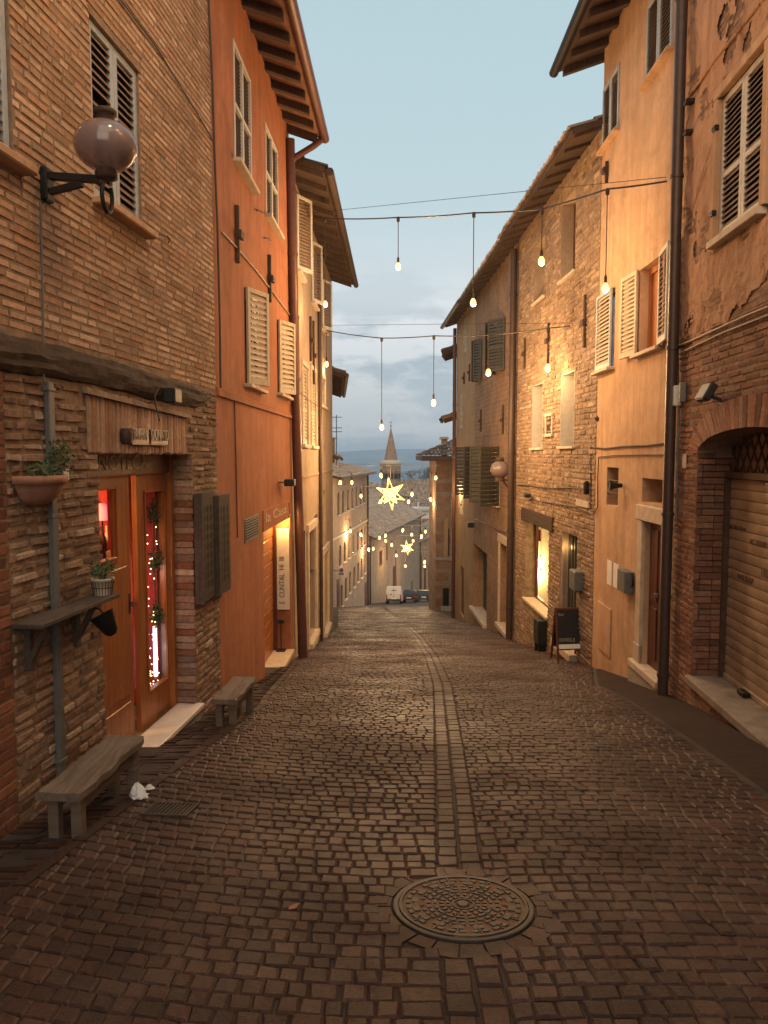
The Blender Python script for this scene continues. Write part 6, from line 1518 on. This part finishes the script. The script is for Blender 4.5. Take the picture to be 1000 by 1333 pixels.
# ------------------------------------------------------------------ vehicles far down the street
def car(name, lab, px0, px1, pyb, Y, L, Hh, mat, kind, yaw=0.0, cat='car'):
    x0, x1 = at_depth(px0, pyb, Y).x, at_depth(px1, pyb, Y).x; w = (x1-x0)/2; z = gz(Y); c = empty(name, ((x0+x1)/2, Y, z)); tag(c, lab, cat, 'cars parked far down the street')
    sl = math.atan((gz(Y+L)-gz(Y))/L); M = Matrix.Translation(((x0+x1)/2, Y, z)) @ Matrix.Rotation(yaw, 4, 'Z') @ Matrix.Rotation(sl, 4, 'X')
    if kind == 'van': prof = [(0, .3), (0, 1.0), (.06, Hh-.08), (.2, Hh), (2.6, Hh), (3.3, 1.15), (L-.1, .95), (L, .6), (L, .3)]
    else: prof = [(0, .3), (0, .78), (.12, .92), (.55, Hh-.12), (1.0, Hh), (2.2, Hh-.03), (3.0, .95), (L-.15, .8), (L, .6), (L, .3)]
    m = MB(M); n = len(prof); sec = []
    for f, ins in ((-1, .1), (-.9, 0), (.9, 0), (1, .1)):
        pts = []
        for y, zz in prof: k = 1 - (.12 if kind == 'van' else .2)*max(0, (zz-.95)/(Hh-.95+1e-6)) ; pts.append((f*w*k, y if ins == 0 else min(max(y, .06), L-.06), zz if ins == 0 else (zz-.05 if zz > .5 else zz)))
        sec.append(pts)
    vs = sum(sec, []); m.add(vs, [(i*n+k, i*n+(k+1) % n, i*n+n+(k+1) % n, i*n+n+k) for i in range(3) for k in range(n)] + [tuple(range(n-1, -1, -1)), tuple(range(3*n, 4*n))]); m.build('body', MT[mat], c)
    m = MB(M)
    if kind == 'van': m.add([(-w*.3,-.012,1.35),(w*.3,-.012,1.35),(w*.3,.0,1.42),(-w*.3,.0,1.42)], [(0,1,2,3)]); m.add([(w*.97,1.9,1.08),(w*.97,2.8,1.08),(w*.9,2.5,1.5),(w*.9,1.9,1.5)], [(0,1,2,3)])
    else: m.add([(-w*.78,.13,.95),(w*.78,.13,.95),(w*.66,.53,Hh-.14),(-w*.66,.53,Hh-.14)], [(0,1,2,3)]); [m.add([(s*w*.96,.7,.95),(s*w*.96,2.7,.95),(s*w*.83,2.1,Hh-.1),(s*w*.83,1.0,Hh-.1)], [(0,1,2,3)]) for s in (-1, 1)]
    m.build('windows', MT['glass_dark'], c)
    if kind == 'van': m = MB(M); m.box(-.012, .012, -.014, .0, .45, 1.7); m.box(-w*.95, w*.95, -.02, .02, .3, .52); m.box(-w*.5, -w*.2, -.016, -.002, .95, 1.02); m.build('door_seam', MT['black'], c)
    for sx in (-1, 1):
        for yy in (.75, L-.75):
            m = MB(M @ Matrix.Translation((sx*(w-.1), yy, .3)) @ Matrix.Rotation(math.pi/2, 4, 'Y')); m.lathe([(.18, -.1), (.29, -.1), (.31, -.06), (.31, .06), (.29, .1), (.18, .1)], 18); wh = m.build('wheel', MT['black'], c); m = MB(M @ Matrix.Translation((sx*(w-.1), yy, .3)) @ Matrix.Rotation(math.pi/2, 4, 'Y')); m.lathe([(.0, -.09), (.17, -.085), (.17, .085), (.0, .09)], 14); m.build('rim', MT['zinc'], wh)
        m = MB(M); m.bbox(sx*w*.86-.07, sx*w*.86+.07, -.02, .03, .62 if kind != 'van' else .5, .8 if kind != 'van' else .95, .01); m.build('tail_light', MT['redcloth'], c)
    m = MB(M); m.bbox(-.26, .26, -.03, -.012, .5, .62, .004); m.build('number_plate', MT['white'], c); m = MB(M); m.bbox(-w*.95, w*.95, -.06, -.013, .28, .44, .02); m.build('bumper', MT['black'], c)
car('parked_van', 'small white van parked at the bend with its rear towards us', 502, 523, 786, 77, 4.2, 1.82, 'van', 'van', -.06, 'van')
car('parked_car', 'dark red car parked just ahead of the white van', 523.5, 541, 783.5, 83, 4.0, 1.45, 'carred', 'car', -.1)
car('parked_car', 'dark grey hatchback parked in the middle right of the white van', 541.5, 562, 781.5, 88, 4.0, 1.42, 'black', 'car', -.08)
car('parked_car', 'dark car half hidden behind the brick corner, furthest right', 556, 574, 779, 96, 4.1, 1.46, 'iron', 'car', -.1)
# ------------------------------------------------------------------ strings of bulbs
def strand(lab, p0, p1, hooks, sag=.1, r=.012, mat='cord', kinks=True):
    """cable from wall to wall; hooks are points on it"""
    s = empty('festoon_cable', (p0 + p1)/2); tag(s, lab, 'cable', 'cables strung across the street'); pts = [p0]
    hs = sorted(hooks, key=lambda h: (h - p0).length); allp = [p0] + hs + [p1]; out = []
    for a, b in zip(allp, allp[1:]):
        for i in range(8): t = i/8; q = a.lerp(b, t); q = q + Vector((0, 0, -sag*.25*(a-b).length/3*4*t*(1-t))); out.append(q)
    out.append(p1); m = MB(); m.tube(out, r, 5, False); m.build('cable', MT[mat], s)
    m = MB(); a, b = p0 + Vector((0,0,.02)), p1 + Vector((0,0,.02)); m.tube([a.lerp(b, i/20) + Vector((0,0,.03)) for i in range(21)], r*.35, 4, False); m.build('carrier_wire', MT[mat], s); return s
_shared = {}
def bulb(lab, hook, L, power, big=1.0, far=False, grp='hanging bulbs over the street', light=True):
    o = empty('hanging_bulb', hook); tag(o, lab, 'light bulb', grp)
    m = MB(Matrix.Translation(hook)); m.tube([(0,0,0),(0,0,-L)], .007*big if not far else .012, 5); m.M = Matrix.Translation(hook); m.lathe([(.0, .02), (.03*big, .0), (.025*big, -.07*big), (.0, -.08*big)], 8)
    m.build('cord', MT['cord' if not far else 'cordl'], o)
    if (big, far) not in _shared:
        m = MB(); m.lathe([(.019*big, .0), (.021*big, .07*big), (.01*big, .1*big)], 10); a = m.build('socket', MT['rust']); m = MB(); m.lathe([(.0, -.13*big), (.028*big, -.118*big), (.044*big, -.09*big), (.047*big, -.065*big), (.038*big, -.035*big), (.02*big, -.003*big)], 14); b = m.build('glass_bulb', MT['bulb' if not far else 'bulbf']); _shared[(big, far)] = (a, b); first = True
    else: a, b = (x.copy() for x in _shared[(big, far)]); COL.objects.link(a); COL.objects.link(b)
    for x in (a, b): x.parent = o; x.location = (0, 0, -L)
    if light: point_light('bulb_light', hook + Vector((0, 0, -L - .2*big)), power, (1, .6, .27), .04, o)
PW = 165
# first cable
p0 = WC.P(*WC.pix(398, 281, .05), .05); p1 = WF.P(*WF.pix(868, 236, .04), .04)
def along(p0, p1, px): # point of the straight cable that lies at photograph column px
    best = min((i/400 for i in range(401)), key=lambda t: abs((lambda q: q.x/(q.y*CP - (q.z-EYE)*SP)*FPX + 500)(p0.lerp(p1, t)) - px)); return p0.lerp(p1, best)
def hang(p0, p1, px, pyh, pyb, lab, power, big, far=False, light=True):
    q = along(p0, p1, px); h = at_depth(px, pyh, q.y); b = at_depth(px, pyb, q.y); L = max(.05, h.z - b.z - .065*big); return h, L, lab, power, big, far, light
S1 = [(423, 284, 396, 'bulb hanging furthest left on the nearest cable, before the white shutters', .16), (518.5, 283, 347, 'bulb on a short cord against open sky, second from left on the nearest cable', 1.4), (617, 277, 394, 'bulb on a long cord in the middle of the nearest cable', 1.4), (706, 272, 340, 'bulb before the upper windows of the stone shop house on the nearest cable', .4), (791, 246, 375, 'bulb close to the peach house wall, furthest right on the nearest cable', .075)]
S2 = [(425, 430, 474, 'bulb furthest left on the second cable, just below another bulb', .16), (497, 440, 556, 'bulb on the longest cord just left of the church spire', 1.8), (565, 437, 524, 'bulb on the second cable alone against the clouds', 1.8), (636.5, 436, 485, 'bulb on the second cable beside the dark upper shutters', 1.5), (714, 427, 479, 'bulb furthest right on the second cable near the stone wall', .22)]
def make(strlab, p0, p1, items, power, big, far=False, light=True, extra=(), r=.012):
    hk = []
    for it in items:
        h, L, lab, pw, bg, fr_, lt = hang(p0, p1, it[0], it[1], it[2], it[3], power*(it[4] if len(it) > 4 else 1), big, far, light); bulb(lab, h, L, pw, bg, fr_, light=lt); hk.append(h)
    return strand(strlab, p0, p1, hk + list(extra), r=r)
make('nearest cable of hanging bulbs strung from the left house to the peach house', p0, p1, S1, PW, 1.0)
p0 = WC.P(*WC.pix(424, 426, .05), .05); p1 = WG.P(*WG.pix(742, 424, .05), .05)
make('second cable of hanging bulbs strung below the nearest one', p0, p1, S2, PW*1.1, 1.15)
# added festoon over the viewer's head, out of view, to brighten the near walls
p0, p1 = WA.P(6.2, 7.5, .05), WE.P(7.4, 7.3, .05)
hk = []
for k, (t, L) in enumerate(((.25, .7), (.5, .9), (.75, .7))):
    q = p0.lerp(p1, t); bulb(('left', 'middle', 'right')[k] + ' added unseen bulb on the cable strung over the viewpoint', q, L, UPW, 1.0); hk.append(q)
strand('added unseen cable of hanging bulbs strung over the viewpoint', p0, p1, hk)
ordn = ['first', 'second', 'third', 'fourth', 'fifth', 'sixth', 'seventh', 'eighth']
def rown(Y, ycab, xs, where, power, big, ends, star=None, light=2):
    big *= .8; power *= .85  # far bulbs oversized: their glow is put into the bulb shape
    p0, p1 = at_depth(ends[0], ycab, Y), at_depth(ends[1], ycab, Y); hk = []
    for k, (x, y) in enumerate(sorted(xs)):
        h = at_depth(x, ycab, Y); L = h.z - at_depth(x, y, Y).z - .065*big
        bulb(f'far bulb on {where}, {ordn[k]} from left', h, max(.05, L), power, big, True, 'far hanging bulbs down the street', light=(k % light == 0)); hk.append(h)
    strand(f'far cable, {where}', p0, p1, hk, r=.016, mat='cordl')
rown(29.2, 596, [(597, 631)], 'the short cord at the ochre house corner', 170, 1.7, (588, 603), light=1)
rown(33, 605.5, [(443, 628), (496, 618.5), (567.5, 622)], 'the cable that carries the big star', 110, 1.9, (436, 572), light=1)
rown(42, 615, [(458, 628), (536.5, 643), (561, 650)], 'the first cable behind the big star', 170, 2.3, (437, 570), light=1)
rown(52, 633, [(470, 645.6), (495.5, 653), (532, 653)], 'the second cable behind the big star', 250, 2.7, (440, 568), light=1)
rown(59, 676, [(456, 691), (470, 696), (524.5, 690), (549, 698)], 'the cable above the small star and left rows', 260, 2.8, (448, 566), light=1)
rown(67, 684, [(480, 715), (494, 700), (502, 697), (536, 696), (554, 692)], 'the cable just before the small star', 260, 3.0, (462, 567), light=2)
rown(75, 697, [(486, 714), (502, 704), (510, 709), (538, 704)], 'the cable that carries the small star', 260, 3.2, (474, 567), light=2)
rown(86, 712, [(516, 723), (528, 737), (553, 731), (566, 723)], 'the cable beyond the small star', 300, 3.6, (495, 568), light=2)
rown(94, 718, [(553, 737), (566, 731)], 'the last cable over the parked cars', 300, 3.8, (512, 569), light=1)
def star(lab, px, py, R_, Y, ycab, seed, strength):
    c = at_depth(px, py, Y); s = empty('light_star', c); tag(s, lab, 'star light', 'lit stars over the street'); rg = random.Random(seed); m = MB(); wire = MB()
    dirs = []
    for k in range(6):
        a = math.pi/2 + 2*math.pi*k/6 + .12; dirs.append(Vector((math.cos(a), 0, math.sin(a))))
    dirs += [Vector((0, -1, .1)), Vector((.1, 1, 0)), Vector((.6, -.7, .5)), Vector((-.6, -.7, .4)), Vector((.5,-.6,-.7)), Vector((-.5,-.6,-.7))]
    for i, d in enumerate(dirs):
        d.normalize(); L = R_*(1.0 if i in (0, 3) else .95 if i < 6 else .8); u = d.orthogonal().normalized(); v = d.cross(u); tip = c + d*L; base = [c + d*R_*.3 + (u*math.cos(t) + v*math.sin(t))*R_*.24 for t in [2*math.pi*q/4 for q in range(4)]]
        for q in range(4):
            m.tube([base[q], tip], R_*.021, 5, False); m.tube([base[q], base[(q+1) % 4]], R_*.021, 5, False)
            m.tube([base[q].lerp(tip, .45), base[(q+1) % 4].lerp(tip, .55)], R_*.013, 4, False)
    m.build('lit_tubes', MT['star'], s)
    wire.tube([c + Vector((0,0,R_*.9)), at_depth(px, ycab, Y)], .015, 5); wire.build('hanging_wire', MT['cordl'], s); point_light('star_light', c + Vector((0, -R_*1.3, 0)), strength, (1, .75, .3), .2, s)
star('large lit star hanging over the street below the church tower', 508.5, 643, .70, 33, 606, 3, 60)
star('small lit star hanging far down the street over the parked cars', 530, 713, .72, 75, 697, 4, 80)
# ------------------------------------------------------------------ air, sky, light
HAZE = True
if HAZE:
    m = MB(); m.box(-3200, 3200, -40, 4200, -132, 40); hz = m.build('haze', None); tag(hz, kind='stuff')
    t = NT('air'); t.t.nodes.remove(t.b); v = t.n('ShaderNodeVolumePrincipled'); setv(v, Color=(.72, .85, 1.0), Density=.00042, Anisotropy=.2); t.l(v, 'Volume', t.out, 'Volume'); hz.data.materials.append(t.m)
w = bpy.data.worlds.new('World'); sc.world = w; w.use_nodes = True; nt = w.node_tree; nt.nodes.clear()
N_ = lambda t, **k: [setattr(n, a, b) for n in [nt.nodes.new(t)] for a, b in k.items()] and nt.nodes[-1] or nt.nodes[-1]
out = nt.nodes.new('ShaderNodeOutputWorld'); sky = nt.nodes.new('ShaderNodeTexSky'); sky.sky_type = 'NISHITA'; sky.sun_disc = False
SUN_EL, SUN_AZ = math.radians(16), math.radians(180)
sky.sun_elevation = SUN_EL; sky.sun_rotation = SUN_AZ; sky.air_density = 1.0; sky.dust_density = 2.5; sky.ozone_density = 1.6
bg1 = nt.nodes.new('ShaderNodeBackground'); bg1.inputs['Strength'].default_value = SKY_S; nt.links.new(sky.outputs[0], bg1.inputs[0])
tc = nt.nodes.new('ShaderNodeTexCoord'); sep = nt.nodes.new('ShaderNodeSeparateXYZ'); nt.links.new(tc.outputs['Generated'], sep.inputs[0])
def math_(op, a, b=None):
    n = nt.nodes.new('ShaderNodeMath'); n.operation = op
    for i, v in enumerate((a, b)):
        if v is None: continue
        if isinstance(v, (int, float)): n.inputs[i].default_value = v
        else: nt.links.new(v, n.inputs[i])
    return n.outputs[0]
# cloud sheet: project the view direction on a flat layer
zz = math_('MAXIMUM', sep.outputs[2], .02); zz = math_('ADD', zz, .22)
cx_ = math_('DIVIDE', sep.outputs[0], zz); cy_ = math_('DIVIDE', sep.outputs[1], zz); cmb = nt.nodes.new('ShaderNodeCombineXYZ'); nt.links.new(cx_, cmb.inputs[0]); nt.links.new(cy_, cmb.inputs[1])
def noise_(scale, det, off):
    mp = nt.nodes.new('ShaderNodeMapping'); mp.inputs['Location'].default_value = off; nt.links.new(cmb.outputs[0], mp.inputs[0]); n = nt.nodes.new('ShaderNodeTexNoise'); n.inputs['Scale'].default_value = scale; n.inputs['Detail'].default_value = det; n.inputs['Roughness'].default_value = .6; nt.links.new(mp.outputs[0], n.inputs['Vector']); return n.outputs['Fac']
def ramp_(src, stops):
    r = nt.nodes.new('ShaderNodeValToRGB'); e = r.color_ramp.elements
    while len(e) < len(stops): e.new(.5)
    for i, (p, c) in enumerate(stops): e[i].position = p; e[i].color = (*c, 1) if isinstance(c, tuple) else (c, c, c, 1)
    nt.links.new(src, r.inputs[0]); return r.outputs[0]
def mix_(f, a, b):
    n = nt.nodes.new('ShaderNodeMix'); n.data_type = 'RGBA'
    for s, v in ((n.inputs[0], f), (n.inputs[6], a), (n.inputs[7], b)):
        if isinstance(v, (int, float)): s.default_value = v
        elif isinstance(v, tuple): s.default_value = (*v, 1)
        else: nt.links.new(v, s)
    return n.outputs[2]
elev = ramp_(sep.outputs[2], [(0.0, (.57, .61, .64)), (.06, (.55, .595, .625)), (.11, (.68, .71, .73)), (.17, (.76, .79, .80)), (.22, (.64, .72, .745)), (.30, (.52, .655, .69)), (.55, (.42, .60, .66)), (1.0, (.4, .57, .64))])
cl1 = ramp_(noise_(2.6, 8, (5.3, 1.7, 0)), [(.47, 0.0), (.58, 1.0)])
low = ramp_(sep.outputs[2], [(.0, .75), (.14, .95), (.19, .4), (.26, 0.0)])
f1 = math_('MULTIPLY', cl1, low)
c1 = mix_(f1, elev, (.385, .465, .53))
cl2 = ramp_(noise_(.5, 6, (8.3, 2.2, 0)), [(.4, 0.0), (.75, .35)])
c2 = mix_(cl2, c1, (.60, .69, .72))
bg2 = nt.nodes.new('ShaderNodeBackground'); bg2.inputs['Strength'].default_value = CLOUD_S; nt.links.new(c2, bg2.inputs[0])
ms = nt.nodes.new('ShaderNodeMixShader'); ms.inputs[0].default_value = .85; nt.links.new(bg1.outputs[0], ms.inputs[1]); nt.links.new(bg2.outputs[0], ms.inputs[2]); nt.links.new(ms.outputs[0], out.inputs['Surface'])
sd = bpy.data.lights.new('sun', 'SUN'); sd.energy = SUN_S; sd.angle = math.radians(SUN_A); sd.color = (1.0, .74, .55); so = bpy.data.objects.new('sun', sd); COL.objects.link(so)
dv = Vector((math.sin(SUN_AZ)*math.cos(SUN_EL), math.cos(SUN_AZ)*math.cos(SUN_EL), math.sin(SUN_EL)))
so.rotation_euler = dv.to_track_quat('Z', 'Y').to_euler()
sc.view_settings.view_transform = 'Standard'; sc.view_settings.look = 'None'; sc.view_settings.exposure = EXPO; sc.view_settings.gamma = 1
sc.cycles.use_denoising = True
sc.cycles.max_bounces = 6; sc.cycles.diffuse_bounces = 3; sc.cycles.glossy_bounces = 3; sc.cycles.transparent_max_bounces = 12; sc.cycles.volume_bounces = 0
sc.cycles.sample_clamp_indirect = 6; sc.cycles.sample_clamp_direct = 0
